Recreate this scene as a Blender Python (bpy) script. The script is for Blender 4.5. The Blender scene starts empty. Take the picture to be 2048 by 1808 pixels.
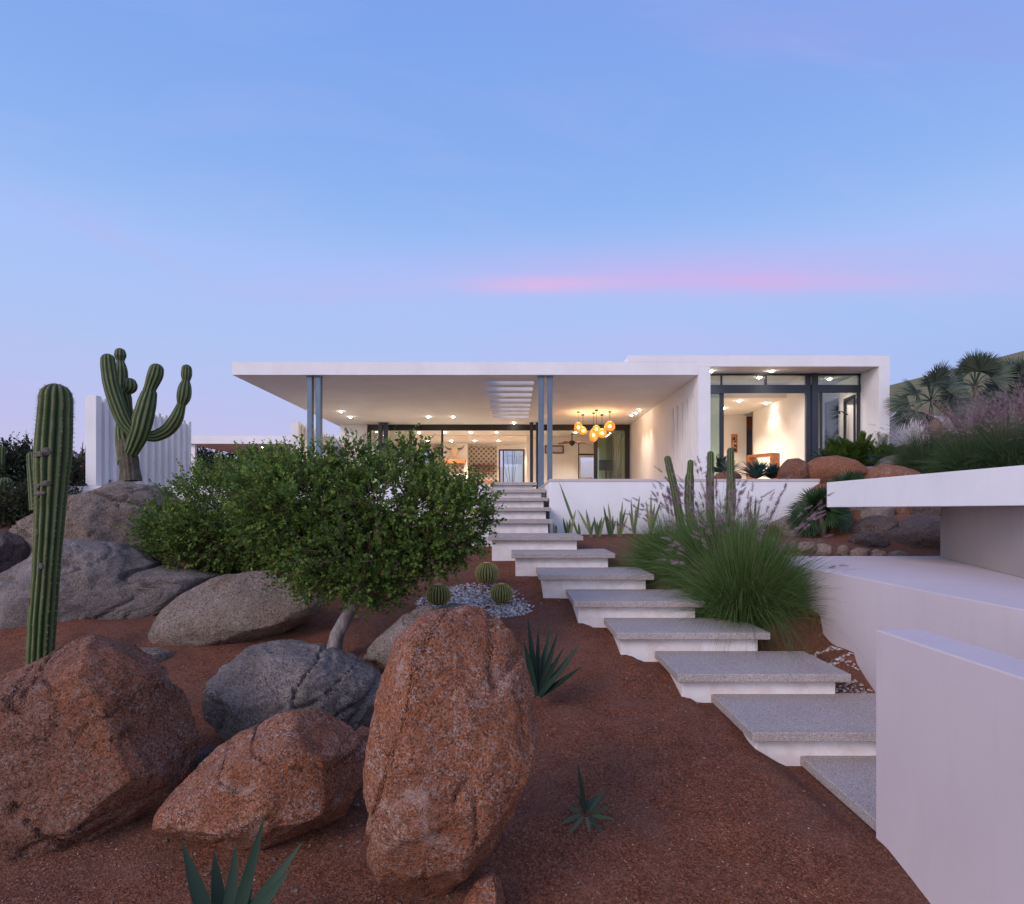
import bpy, bmesh, math, random
import numpy as np
from mathutils import Vector, Matrix, noise
random.seed(7); rng = np.random.default_rng(7)
F = 1250.0; CX = 1027.0; HY = 1020.0
C = bpy.context.scene.collection
PI = math.pi
def P(px, py, Y): return Vector(((px-CX)*Y/F, Y, (HY-py)*Y/F))
def lin(r, g, b):
    f = lambda c: (c/255/12.92) if c/255 <= .04045 else ((c/255+.055)/1.055)**2.4
    return (f(r), f(g), f(b), 1)
def lerp(a, b, t): return a+(b-a)*t
def sstep(a, b, x):
    t = min(1, max(0, (x-a)/(b-a))); return t*t*(3-2*t)

# ------------------------------------------------------------------ mesh helper
class MB:
    def __init__(s): s.v = []; s.f = []; s.a = []
    def quad(s, a, b, c, d, t=0.):
        n = len(s.v); s.v += [tuple(a), tuple(b), tuple(c), tuple(d)]; s.f.append((n, n+1, n+2, n+3)); s.a += [t]*4
    def box(s, x0, x1, y0, y1, z0, z1, t=0.):
        n = len(s.v)
        s.v += [(x0,y0,z0),(x1,y0,z0),(x1,y1,z0),(x0,y1,z0),(x0,y0,z1),(x1,y0,z1),(x1,y1,z1),(x0,y1,z1)]; s.a += [t]*8
        for q in ((0,3,2,1),(4,5,6,7),(0,1,5,4),(1,2,6,5),(2,3,7,6),(3,0,4,7)): s.f.append(tuple(n+i for i in q))
    def prism(s, poly, z0, z1, t=0.):
        n = len(s.v); k = len(poly)
        s.v += [(x, y, z0) for x, y in poly]+[(x, y, z1) for x, y in poly]; s.a += [t]*(2*k)
        s.f.append(tuple(n+i for i in reversed(range(k)))); s.f.append(tuple(n+k+i for i in range(k)))
        for i in range(k): j = (i+1) % k; s.f.append((n+i, n+j, n+k+j, n+k+i))
    def tube(s, pts, rad, seg=8, t=0., cap=True):
        pts = [Vector(p) for p in pts]
        if not hasattr(rad, '__len__'): rad = [rad]*len(pts)
        n0 = len(s.v); up = None
        for i, p in enumerate(pts):
            d = (pts[min(i+1, len(pts)-1)]-pts[max(i-1, 0)]).normalized()
            if up is None:
                up = d.orthogonal().normalized()
            up = (up-d*up.dot(d))
            up = up.normalized() if up.length > 1e-6 else d.orthogonal().normalized()
            w = d.cross(up)
            for k in range(seg):
                a = 2*PI*k/seg; q = p+(up*math.cos(a)+w*math.sin(a))*rad[i]
                s.v.append(tuple(q)); s.a.append(t)
        for i in range(len(pts)-1):
            for k in range(seg):
                a = n0+i*seg+k; b = n0+i*seg+(k+1) % seg
                s.f.append((a, b, b+seg, a+seg))
        if cap:
            s.f.append(tuple(n0+k for k in reversed(range(seg)))); m = n0+(len(pts)-1)*seg
            s.f.append(tuple(m+k for k in range(seg)))
    def leaf(s, base, tip, w, nrm, t=0., seg=6, curve=0., fold=.25, wf=None, droop=0.):
        """tapered blade with folded cross-section"""
        base = Vector(base); tip = Vector(tip); ax = tip-base; L = ax.length
        side = ax.cross(nrm)
        if side.length < 1e-6: side = ax.orthogonal()
        side.normalize(); up = side.cross(ax).normalized(); n0 = len(s.v)
        for i in range(seg+1):
            u = i/seg
            p = base+ax*u+up*(curve*L*math.sin(PI*u))-Vector((0, 0, 1))*(droop*L*u*u)
            ww = w*(wf(u) if wf else (math.sin(PI*min(1, .25+u*.75))**.8))*.5
            if i == seg: ww = w*.01
            s.v += [tuple(p-side*ww+up*(fold*ww)), tuple(p), tuple(p+side*ww+up*(fold*ww))]; s.a += [t]*3
        for i in range(seg):
            a = n0+3*i; s.f += [(a, a+1, a+4, a+3), (a+1, a+2, a+5, a+4)]
    def build(s, name, mat, parent=None, origin=None, smooth=False, auto=None):
        me = bpy.data.meshes.new(name)
        o0 = Vector(origin) if origin is not None else Vector((0, 0, 0))
        sub = parent_world(parent) if parent is not None else o0
        V = np.array(s.v, dtype=float)-np.array(sub)
        me.from_pydata(V.tolist() if len(V) < 200000 else V.tolist(), [], s.f)
        at = me.attributes.new('tint', 'FLOAT', 'POINT'); at.data.foreach_set('value', np.array(s.a, dtype=np.float32))
        if smooth: me.polygons.foreach_set('use_smooth', [True]*len(me.polygons))
        me.materials.append(mat); me.update()
        o = bpy.data.objects.new(name, me); C.objects.link(o)
        if parent is not None: o.parent = parent
        else: o.location = o0
        if auto: 
            b = o.modifiers.new('bev', 'BEVEL'); b.width = auto; b.segments = 2; b.limit_method = 'ANGLE'
        return o
def parent_world(p):
    v = Vector((0, 0, 0))
    while p is not None: v += p.location; p = p.parent
    return v
def tag(o, label=None, cat=None, group=None, kind=None):
    if label: o['label'] = label
    if cat: o['category'] = cat
    if group: o['group'] = group
    if kind: o['kind'] = kind
    return o
def empty(name, loc, label, cat, group=None):
    o = bpy.data.objects.new(name, None); C.objects.link(o); o.location = loc; o.empty_display_size = .1
    return tag(o, label, cat, group)
def copy_tree(o, parent=None):
    kids = list(o.children); c = o.copy(); C.objects.link(c); c.parent = parent
    for k in kids: copy_tree(k, c)
    return c
def grid_slab(mb, us, vs, holes, w0, w1, ax):
    """panel of cells; ax 'z': u=x v=y, 'x': u=y v=z, 'y': u=x v=z"""
    def pt(u, v, w):
        return (u, v, w) if ax == 'z' else ((w, u, v) if ax == 'x' else (u, w, v))
    nu, nv = len(us)-1, len(vs)-1
    F_ = lambda i, j: 0 <= i < nu and 0 <= j < nv and (i, j) not in holes
    for i in range(nu):
        for j in range(nv):
            if not F_(i, j): continue
            u0, u1, v0, v1 = us[i], us[i+1], vs[j], vs[j+1]
            mb.quad(pt(u0,v0,w0), pt(u0,v1,w0), pt(u1,v1,w0), pt(u1,v0,w0))
            mb.quad(pt(u0,v0,w1), pt(u1,v0,w1), pt(u1,v1,w1), pt(u0,v1,w1))
            if not F_(i-1, j): mb.quad(pt(u0,v0,w0), pt(u0,v0,w1), pt(u0,v1,w1), pt(u0,v1,w0))
            if not F_(i+1, j): mb.quad(pt(u1,v0,w0), pt(u1,v1,w0), pt(u1,v1,w1), pt(u1,v0,w1))
            if not F_(i, j-1): mb.quad(pt(u0,v0,w0), pt(u1,v0,w0), pt(u1,v0,w1), pt(u0,v0,w1))
            if not F_(i, j+1): mb.quad(pt(u0,v1,w0), pt(u0,v1,w1), pt(u1,v1,w1), pt(u1,v1,w0))

# ------------------------------------------------------------------ materials
class NT:
    def __init__(s, name):
        s.m = bpy.data.materials.new(name); s.m.use_nodes = True; s.n = s.m.node_tree.nodes; s.l = s.m.node_tree.links
        s.b = s.n['Principled BSDF']; s.out = s.n['Material Output']
    def new(s, t, **k):
        n = s.n.new(t)
        for a, b in k.items(): setattr(n, a, b)
        return n
    def link(s, a, b): s.l.new(a, b)
    def coord(s, scale=None):
        tc = s.new('ShaderNodeTexCoord'); o = tc.outputs['Object']
        if scale is not None:
            mp = s.new('ShaderNodeMapping'); mp.inputs['Scale'].default_value = scale; s.link(o, mp.inputs[0]); o = mp.outputs[0]
        return o
    def noise(s, co, scale, detail=4, rough=.55, dist=0.):
        n = s.new('ShaderNodeTexNoise'); n.inputs['Scale'].default_value = scale; n.inputs['Detail'].default_value = detail
        n.inputs['Roughness'].default_value = rough; n.inputs['Distortion'].default_value = dist; s.link(co, n.inputs['Vector']); return n.outputs['Fac']
    def voro(s, co, scale, feat='F1', out='Distance'):
        n = s.new('ShaderNodeTexVoronoi', feature=feat); n.inputs['Scale'].default_value = scale; s.link(co, n.inputs['Vector']); return n.outputs[out]
    def ramp(s, fac, stops, interp='LINEAR'):
        n = s.new('ShaderNodeValToRGB'); r = n.color_ramp; r.interpolation = interp
        while len(r.elements) < len(stops): r.elements.new(.5)
        for e, (p, c) in zip(r.elements, stops):
            e.position = p; e.color = c if len(c) == 4 else (*c, 1)
        s.link(fac, n.inputs[0]); return n.outputs[0]
    def mix(s, fac, a, b, mode='MIX'):
        n = s.new('ShaderNodeMix', data_type='RGBA', blend_type=mode)
        for sock, v in ((n.inputs['Factor'], fac), (n.inputs['A'], a), (n.inputs['B'], b)):
            if sock.name == 'Factor': sock = n.inputs[0]
            elif sock.name == 'A': sock = n.inputs[6]
            else: sock = n.inputs[7]
            if hasattr(v, 'links') or isinstance(v, bpy.types.NodeSocket): s.link(v, sock)
            elif isinstance(v, (int, float)): sock.default_value = v
            else: sock.default_value = v if len(v) == 4 else (*v, 1)
        return n.outputs[2]
    def math(s, op, a, b=0., c=None):
        n = s.new('ShaderNodeMath', operation=op)
        for i, v in enumerate((a, b) if c is None else (a, b, c)):
            if isinstance(v, bpy.types.NodeSocket): s.link(v, n.inputs[i])
            else: n.inputs[i].default_value = v
        return n.outputs[0]
    def bump(s, h, strength=.3, dist=.01, prev=None):
        n = s.new('ShaderNodeBump'); n.inputs['Strength'].default_value = strength; n.inputs['Distance'].default_value = dist
        s.link(h, n.inputs['Height'])
        if prev is not None: s.link(prev, n.inputs['Normal'])
        return n.outputs[0]
    def attr(s, name='tint'):
        n = s.new('ShaderNodeAttribute', attribute_name=name); return n.outputs['Fac']
    def fin(s, col=None, rough=.8, nrm=None, spec=.3, metal=0.):
        if col is not None:
            if isinstance(col, bpy.types.NodeSocket): s.link(col, s.b.inputs['Base Color'])
            else: s.b.inputs['Base Color'].default_value = col if len(col) == 4 else (*col, 1)
        if isinstance(rough, bpy.types.NodeSocket): s.link(rough, s.b.inputs['Roughness'])
        else: s.b.inputs['Roughness'].default_value = rough
        s.b.inputs['Specular IOR Level'].default_value = spec; s.b.inputs['Metallic'].default_value = metal
        if nrm is not None: s.link(nrm, s.b.inputs['Normal'])
        return s.m

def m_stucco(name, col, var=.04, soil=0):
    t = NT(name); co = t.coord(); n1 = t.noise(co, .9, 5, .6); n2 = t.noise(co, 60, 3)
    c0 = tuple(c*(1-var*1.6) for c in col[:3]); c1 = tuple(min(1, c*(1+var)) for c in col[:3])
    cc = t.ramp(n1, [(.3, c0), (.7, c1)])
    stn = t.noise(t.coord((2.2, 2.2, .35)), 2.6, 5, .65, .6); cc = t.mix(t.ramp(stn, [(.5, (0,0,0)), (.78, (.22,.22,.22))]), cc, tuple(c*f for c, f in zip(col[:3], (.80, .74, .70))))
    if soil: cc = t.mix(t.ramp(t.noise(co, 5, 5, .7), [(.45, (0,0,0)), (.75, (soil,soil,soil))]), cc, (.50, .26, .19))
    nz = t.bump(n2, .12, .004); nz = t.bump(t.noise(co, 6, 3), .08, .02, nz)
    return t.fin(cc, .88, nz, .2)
def m_plain(name, col, rough=.6, spec=.3, metal=0., nscale=8., var=.12, bump=.0):
    t = NT(name); co = t.coord(); n1 = t.noise(co, nscale, 4, .6)
    cc = t.ramp(n1, [(.25, tuple(c*(1-var) for c in col[:3])), (.75, tuple(c*(1+var) for c in col[:3]))])
    nz = t.bump(t.noise(co, nscale*8, 3), bump, .005) if bump else None
    return t.fin(cc, rough, nz, spec, metal)
def m_emit(name, col, strength):
    t = NT(name); t.b.inputs['Emission Color'].default_value = (*col, 1); t.b.inputs['Emission Strength'].default_value = strength
    return t.fin((0.8, .8, .8), .5)
def m_leaf(name, c0, c1, c2, trans=.25, rough=.5, spec=.3):
    t = NT(name); a = t.attr(); co = t.coord(); n = t.noise(co, 2.2, 3)
    f = t.math('ADD', t.math('MULTIPLY', a, .7), t.math('MULTIPLY', n, .3))
    cc = t.ramp(f, [(.15, c0), (.5, c1), (.86, c2), (.97, c2), (1., (.22,.075,.03))])
    t.fin(cc, rough, None, spec)
    tr = t.new('ShaderNodeBsdfTranslucent'); t.link(cc, tr.inputs[0])
    mx = t.new('ShaderNodeMixShader'); mx.inputs[0].default_value = trans
    t.link(t.b.outputs[0], mx.inputs[1]); t.link(tr.outputs[0], mx.inputs[2]); t.link(mx.outputs[0], t.out.inputs[0])
    return t.m
def m_granite(name, base, dark, light, stain, stain_amt=.5, grain=90., seedv=0.):
    t = NT(name); co0 = t.coord()
    mp = t.new('ShaderNodeMapping'); mp.inputs['Location'].default_value = (seedv, seedv*.7, seedv*1.3); t.link(co0, mp.inputs[0]); co = mp.outputs[0]
    big = t.noise(co, 1.7, 6, .62, .4); mid = t.noise(co, 6., 6, .7); fine = t.noise(co, grain*.5, 4, .75)
    cell = t.new('ShaderNodeTexVoronoi'); cell.inputs['Scale'].default_value = grain*1.4; t.link(co, cell.inputs['Vector'])
    sp = t.new('ShaderNodeSeparateColor'); t.link(cell.outputs['Color'], sp.inputs[0])
    c = t.mix(t.ramp(big, [(.42, (0,0,0)), (.62, (1,1,1))]), base, stain)
    c = t.mix(stain_amt, base, c)
    c = t.mix(t.ramp(mid, [(.5, (0,0,0)), (.75, (.7,.7,.7))]), c, tuple(x*.55+y*.45 for x, y in zip(base, dark)))
    # crystals
    pt = t.ramp(t.noise(co, 4.5, 5, .7, .8), [(.40, (.25,.25,.25)), (.62, (1,1,1))])
    c = t.mix(t.math('MULTIPLY', t.ramp(sp.outputs[0], [(.66, (0,0,0)), (.78, (.75,.75,.75))]), pt), c, light)
    c = t.mix(t.ramp(sp.outputs[1], [(.74, (0,0,0)), (.82, (.65,.65,.65))]), c, dark)
    c = t.mix(t.ramp(fine, [(.56, (0,0,0)), (.68, (.65,.65,.65))]), c, dark)
    mot = t.noise(co, 34, 6, .85); c = t.mix(t.ramp(mot, [(.50, (0,0,0)), (.62, (.6,.6,.6))]), c, tuple(x*.45+y*.55 for x, y in zip(base, dark)))
    mot2 = t.noise(co, 46, 5, .85, .5); c = t.mix(t.math('MULTIPLY', t.ramp(mot2, [(.52, (0,0,0)), (.62, (.8,.8,.8))]), pt), c, light)
    pale = t.noise(co, 3.1, 7, .7, 1.2)
    c = t.mix(t.ramp(pale, [(.57, (0,0,0)), (.68, (.45,.45,.45))]), c, light)
    h = t.math('ADD', t.math('MULTIPLY', fine, .6), t.math('MULTIPLY', cell.outputs['Distance'], .5))
    nz = t.bump(mid, .7, .06); nz = t.bump(mot, 1., .045, nz); nz = t.bump(h, 1., .03, nz)
    return t.fin(c, .85, nz, .25)

W = m_stucco('white_stucco', (.80, .79, .79))
BEIGE_SHADED = m_stucco('beige_render_shaded', (.40, .34, .31), .04)  # beige plaster, colour darkened to carry the shade under the slab
WG = m_stucco('offwhite_garden_render', (.60, .525, .54), .035)
WS = m_stucco('white_stucco_step', (.80, .77, .76), .05, .4)
WP = m_stucco('plaster_interior', (.83, .765, .69), .02)
WCEIL = m_stucco('plaster_ceiling', (.74, .69, .66), .03)
STEEL = m_plain('grey_blue_steel', (.10, .155, .21), .42, .5, .3, 3, .15)
DARKF = m_plain('dark_window_frame', (.028, .036, .052), .4, .5, .2)
BLACKF = m_plain('black_frame', (.010, .010, .013), .45, .5)
WOOD = m_plain('orange_wood', (.42, .13, .035), .45, .4, 0, 12, .4)
REDWOOD = m_plain('red_brown_wood', (.16, .045, .028), .5, .4, 0, 12, .4)
FLOORM = m_plain('terrace_floor', (.42, .36, .31), .6, .3)
def m_glass(name, col, alpha):
    t = NT(name); t.n.remove(t.b)
    tr = t.new('ShaderNodeBsdfTransparent'); tr.inputs[0].default_value = (*col, 1)
    gl = t.new('ShaderNodeBsdfGlossy'); gl.inputs['Roughness'].default_value = .02; gl.inputs[0].default_value = (.9, .95, 1, 1)
    fr = t.new('ShaderNodeFresnel'); fr.inputs[0].default_value = 1.5
    f = t.math('ADD', fr.outputs[0], alpha)
    mx = t.new('ShaderNodeMixShader'); t.link(f, mx.inputs[0]); t.link(tr.outputs[0], mx.inputs[1]); t.link(gl.outputs[0], mx.inputs[2])
    t.link(mx.outputs[0], t.out.inputs[0]); return t.m
GLASS = m_glass('window_glass', (.82, .88, .88), .03)
GREENGLASS = m_glass('green_tint_glass', (.55, .66, .52), .05)
def m_tread():
    t = NT('exposed_aggregate'); co = t.coord(); v = t.new('ShaderNodeTexVoronoi'); v.inputs['Scale'].default_value = 190; t.link(co, v.inputs['Vector'])
    sp = t.new('ShaderNodeSeparateColor'); t.link(v.outputs['Color'], sp.inputs[0])
    c = t.ramp(sp.outputs[0], [(0, (.23,.195,.185)), (.35, (.37,.32,.30)), (.7, (.47,.41,.375)), (1, (.62,.55,.49))])
    st = t.noise(co, 1.6, 5, .6); c = t.mix(t.ramp(st, [(.4, (0,0,0)), (.75, (.35,.35,.35))]), c, (.24, .20, .18))
    nz = t.bump(v.outputs['Distance'], .5, .004); nz = t.bump(t.noise(co, 30, 4), .3, .006, nz)
    return t.fin(c, .8, nz, .3)
TREAD = m_tread()
def m_dirt():
    t = NT('red_desert_soil'); co = t.coord()
    big = t.noise(co, .5, 5, .6); mid = t.noise(co, 5, 6, .7); fine = t.noise(co, 55, 5, .8)
    c = t.ramp(mid, [(.3, (.19,.062,.032)), (.5, (.31,.105,.052)), (.72, (.42,.155,.08))])
    c = t.mix(t.ramp(big, [(.4, (0,0,0)), (.65, (.7,.7,.7))]), c, (.21, .095, .068))
    v = t.new('ShaderNodeTexVoronoi'); v.inputs['Scale'].default_value = 100; t.link(co, v.inputs['Vector'])
    sp = t.new('ShaderNodeSeparateColor'); t.link(v.outputs['Color'], sp.inputs[0])
    c = t.mix(t.ramp(sp.outputs[0], [(.66, (0,0,0)), (.74, (.6,.6,.6))]), c, (.46, .22, .14))
    c = t.mix(t.ramp(sp.outputs[2], [(.955, (0,0,0)), (.975, (.4,.4,.4))]), c, (.44, .27, .20))
    c = t.mix(t.ramp(sp.outputs[1], [(.62, (0,0,0)), (.72, (.7,.7,.7))]), c, (.10, .038, .026))
    c = t.mix(t.ramp(fine, [(.5, (0,0,0)), (.7, (.5,.5,.5))]), c, (.11, .042, .028))
    wd = t.noise(co, 1.3, 4, .6, 1.5); c = t.mix(t.ramp(wd, [(.42, (0,0,0)), (.62, (.45,.45,.45))]), c, (.27, .14, .10))
    nz = t.bump(mid, .8, .05); nz = t.bump(v.outputs['Distance'], 1., .016, nz); nz = t.bump(fine, 1., .016, nz)
    return t.fin(c, .95, nz, .15)
DIRT = m_dirt()
G_OR = m_granite('orange_granite', (.50,.18,.085), (.05,.03,.025), (.72,.56,.49), (.58,.18,.05), .8, 85, 0)
G_OR2 = m_granite('orange_granite_smooth', (.50,.20,.10), (.07,.035,.03), (.52,.32,.24), (.46,.16,.065), .8, 60, 5)
G_RB = m_granite('red_brown_granite', (.33,.135,.08), (.035,.024,.02), (.54,.39,.32), (.48,.155,.055), .7, 75, 9)
G_GR = m_granite('grey_granite', (.40,.335,.30), (.05,.042,.042), (.58,.51,.48), (.19,.16,.16), .8, 80, 3)
G_TAN = m_granite('tan_grey_granite', (.44,.345,.28), (.07,.058,.052), (.56,.48,.43), (.34,.20,.12), .7, 55, 13)
G_DK = m_granite('dark_rock', (.155,.118,.108), (.03,.028,.03), (.30,.25,.23), (.20,.10,.065), .6, 50, 17)
G_PALE = m_granite('pale_stone', (.46,.34,.27), (.2,.13,.1), (.6,.5,.44), (.5,.32,.2), .5, 40, 21)
STONE_W = m_plain('white_pebble', (.55, .54, .55), .7, .3, 0, 20, .25)
GRIT = (lambda t: t.fin(t.ramp(t.attr(), [(0, (.12,.05,.032)), (.5, (.34,.16,.10)), (1, (.52,.35,.27))]), .9))(NT('grit'))
PEB = (lambda t: t.fin(t.ramp(t.attr(), [(0, (.20,.175,.165)), (.4, (.40,.36,.335)), (1, (.64,.59,.55))]), .75))(NT('pebbles'))

# ------------------------------------------------------------------ terrain
ST = [ # z_top, y_front, y_back, x_left, x_right
 (-1.855,3.55,4.80,2.165,3.28),(-1.645,4.62,5.62,1.767,3.27),(-1.443,5.49,6.40,1.445,2.97),(-1.241,6.32,7.20,1.04,2.60),(-1.04,7.12,8.20,.687,2.19),
 (-.838,8.12,9.22,.33,1.83),(-.625,9.02,10.1,-.03,1.47),(-.405,9.75,10.95,-.40,1.09),(-.166,10.9,11.70,-.80,.70),(.05,11.65,12.42,-.80,.70),(.248,12.38,13.45,-.80,.69),(.443,13.4,14.25,-.62,.69),(.632,14.2,15.3,-.53,.53)]
STG = ST[:8]
GY = [-40, 0, 3, 3.7, 4.7, 5.6, 6.4, 7.2, 8.2, 9.1, 9.9, 12.3, 14, 30, 1000]
GZ = [-2.7, -2.5, -2.06, -1.91, -1.80, -1.67, -1.49, -1.31, -1.16, -.97, -.79, -.47, -.42, -.6, -.9]
def ground(x, y, nz=True):
    z = float(np.interp(y, GY, GZ))
    # right side behind the ramp: level bed
    r = sstep(3.2, 3.5, x)
    if r > 0 and y < 12:
        zr = lerp(-.84, -.50, sstep(8.9, 10.6, y)); z = lerp(z, zr, r*sstep(8.2, 8.6, y)) if y > 8.2 else z
    # little rise beside the ramp wall
    z += .27*sstep(float(np.interp(y, [5, 5.5, 6.3, 7.1, 8.1], [2.98, 2.95, 2.6, 2.25, 1.95])), 3.35, x)*sstep(4.3, 5.4, y)*(1-sstep(7.9, 8.8, y))
    # bank on the right
    b = sstep(5.2, 6.4, x)*sstep(10.6, 12.4, y)*(1 if y < 12.45 else sstep(9.9, 10.6, x))
    if b > 0: z = lerp(z, .45+max(0, min(y, 24)-12.4)*.15+max(0, min(x, 18)-9.5)*.15, b)
    # left rise towards the house
    l = sstep(-2.2, -4.2, x); z += .35*l*sstep(7.5, 11, y)*(1-sstep(15, 20, y))
    dmin = 1.
    for (zt, y0, y1, x0, x1) in STG:
        dx = max(x0-.12-x, x-x1-.05, 0); dy = max(y0-.10-y, y-y1-.02, 0); d = math.hypot(dx, dy); dmin = min(dmin, d)
        if d < .45: z = min(z, zt-(.125 if zt > -1.6 else .080)+d*.6)
    if nz:
        d = math.hypot(x, y-5)
        if d < 25:
            fa = .15+.85*sstep(0, .6, dmin)
            z += fa*(.035*noise.noise(Vector((x*.7, y*.7, 1)))+.018*noise.noise(Vector((x*2.7, y*2.7, 4)))+.008*noise.noise(Vector((x*9, y*9, 2))))
    return z
def build_ground():
    def axis(lo, hi, step, far):
        a = list(np.arange(lo, hi+1e-6, step)); s = step; x = hi
        while x < far: s *= 1.35; x += s; a.append(x)
        s = step; x = lo; b = []
        while x > -far/2: s *= 1.35; x -= s; b.append(x)
        return b[::-1]+a
    xs = axis(-5.5, 6.5, .06, 700); ys = [y for y in axis(2.2, 13, .06, 1200) if y > -60]
    mb = MB(); nx = len(xs)
    for y in ys:
        for x in xs: mb.v.append((x, y, ground(x, y)))
    mb.a = [0.]*len(mb.v)
    for j in range(len(ys)-1):
        for i in range(nx-1): a = j*nx+i; mb.f.append((a, a+1, a+nx+1, a+nx))
    tag(mb.build('ground', DIRT, smooth=True), kind='structure')
build_ground()

ICO = {}
def ico(sub):
    if sub not in ICO:
        bm = bmesh.new(); bmesh.ops.create_icosphere(bm, subdivisions=sub, radius=1)
        ICO[sub] = (np.array([v.co[:] for v in bm.verts]), [tuple(v.index for v in f.verts) for f in bm.faces]); bm.free()
    return ICO[sub]
def scatter_stones(name, pts, smin, smax, mat, flat=.6, cat='stuff', label=None, tint=None, category=None):
    V, Fc = ico(1); mb = MB(); Fa = np.array(Fc); vs = []; fs = []; at = []
    for k, (x, y) in enumerate(pts):
        s = random.uniform(smin, smax)*random.choice((.7, 1, 1, 1.3)); a = random.uniform(0, 6.28)
        v = V*np.array([s*random.uniform(.8, 1.3), s*random.uniform(.7, 1), s*flat*random.uniform(.7, 1.2)])*(1+rng.normal(0, .12, (len(V), 1)))
        R = np.array([[math.cos(a), -math.sin(a), 0], [math.sin(a), math.cos(a), 0], [0, 0, 1]]); v = v@R.T
        v += np.array([x, y, ground(x, y)+s*flat*.35])
        fs.append(Fa+len(V)*k); vs.append(v); at.append(np.full(len(V), random.random()**1.2))
    mb.v = np.concatenate(vs).tolist(); mb.f = np.concatenate(fs).tolist(); mb.a = np.concatenate(at).tolist()
    return tag(mb.build(name, mat), label, category, kind='stuff')
# grit all over the near soil
pts = []
while len(pts) < 13000:
    y = 2.6+8.5*random.random()**1.5; x = random.uniform(-.82, .82)*y
    if noise.noise(Vector((x*1.2, y*1.2, 7))) > random.uniform(-.5, .35): pts.append((x, y))
scatter_stones('grit', pts, .0024, .0052, GRIT, .6, label='loose grit strewn over the red soil', category='grit')
pts = []
while len(pts) < 2600:
    a = random.uniform(0, 6.28); r = random.random()**.6
    x = -.45+.80*r*math.cos(a); y = 8.05+.72*r*math.sin(a)
    if x > 0.33-(y-7.5)*.35+random.uniform(-.1,.1): continue
    pts.append((x, y))
scatter_stones('pebbles', pts, .011, .021, PEB, .6, label='white pebble bed around the barrel cacti', category='pebbles')
pts = []
while len(pts) < 900:
    y = random.uniform(4.9, 6.5); x = random.uniform(2.75, 3.3)
    if abs(noise.noise(Vector((x*3, y*3, 3)))) < .35 and x > 3.02-(y-5.5)*.3: pts.append((x, y))
scatter_stones('pebbles', pts, .008, .017, PEB, .6, label='pale pebble strip between the steps and the low ramp wall', category='pebbles')

pts = []
while len(pts) < 420:
    y = 2.7+7*random.random()**1.3; x = random.uniform(-.8, .5)*y
    if noise.noise(Vector((x*.9, y*.9, 17))) > random.uniform(-.3, .4): pts.append((x, y))
scatter_stones('gravel', pts, .006, .017, G_TAN, .65, label='small loose stones scattered on the red soil', category='gravel')
LIT = (lambda t: t.fin(t.ramp(t.attr(), [(0, (.05,.03,.02)), (.5, (.16,.09,.045)), (1, (.22,.19,.08))]), .9))(NT('leaf_litter'))
mb = MB()
for k in range(1500):
    if k < 1100: a = random.uniform(0, 6.28); r = 1.5*random.random()**.7; x = -1.5+r*math.cos(a); y = 6.2+.8*r*math.sin(a)
    else: y = random.uniform(3, 9); x = random.uniform(-.7, .3)*y
    z = ground(x, y)+.006; a = random.uniform(0, 6.28); l = random.uniform(.008, .018); d = Vector((math.cos(a), math.sin(a), random.uniform(-.3, .4)))*l; w_ = Vector((-math.sin(a), math.cos(a), random.uniform(-.4, .4)))*l*.4; o = Vector((x, y, z))
    mb.quad(o-d, o-w_, o+d, o+w_, random.random())
tag(mb.build('leaf_litter', LIT), 'dry fallen leaves scattered under the leafy tree', 'leaf litter', kind='stuff')

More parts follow.
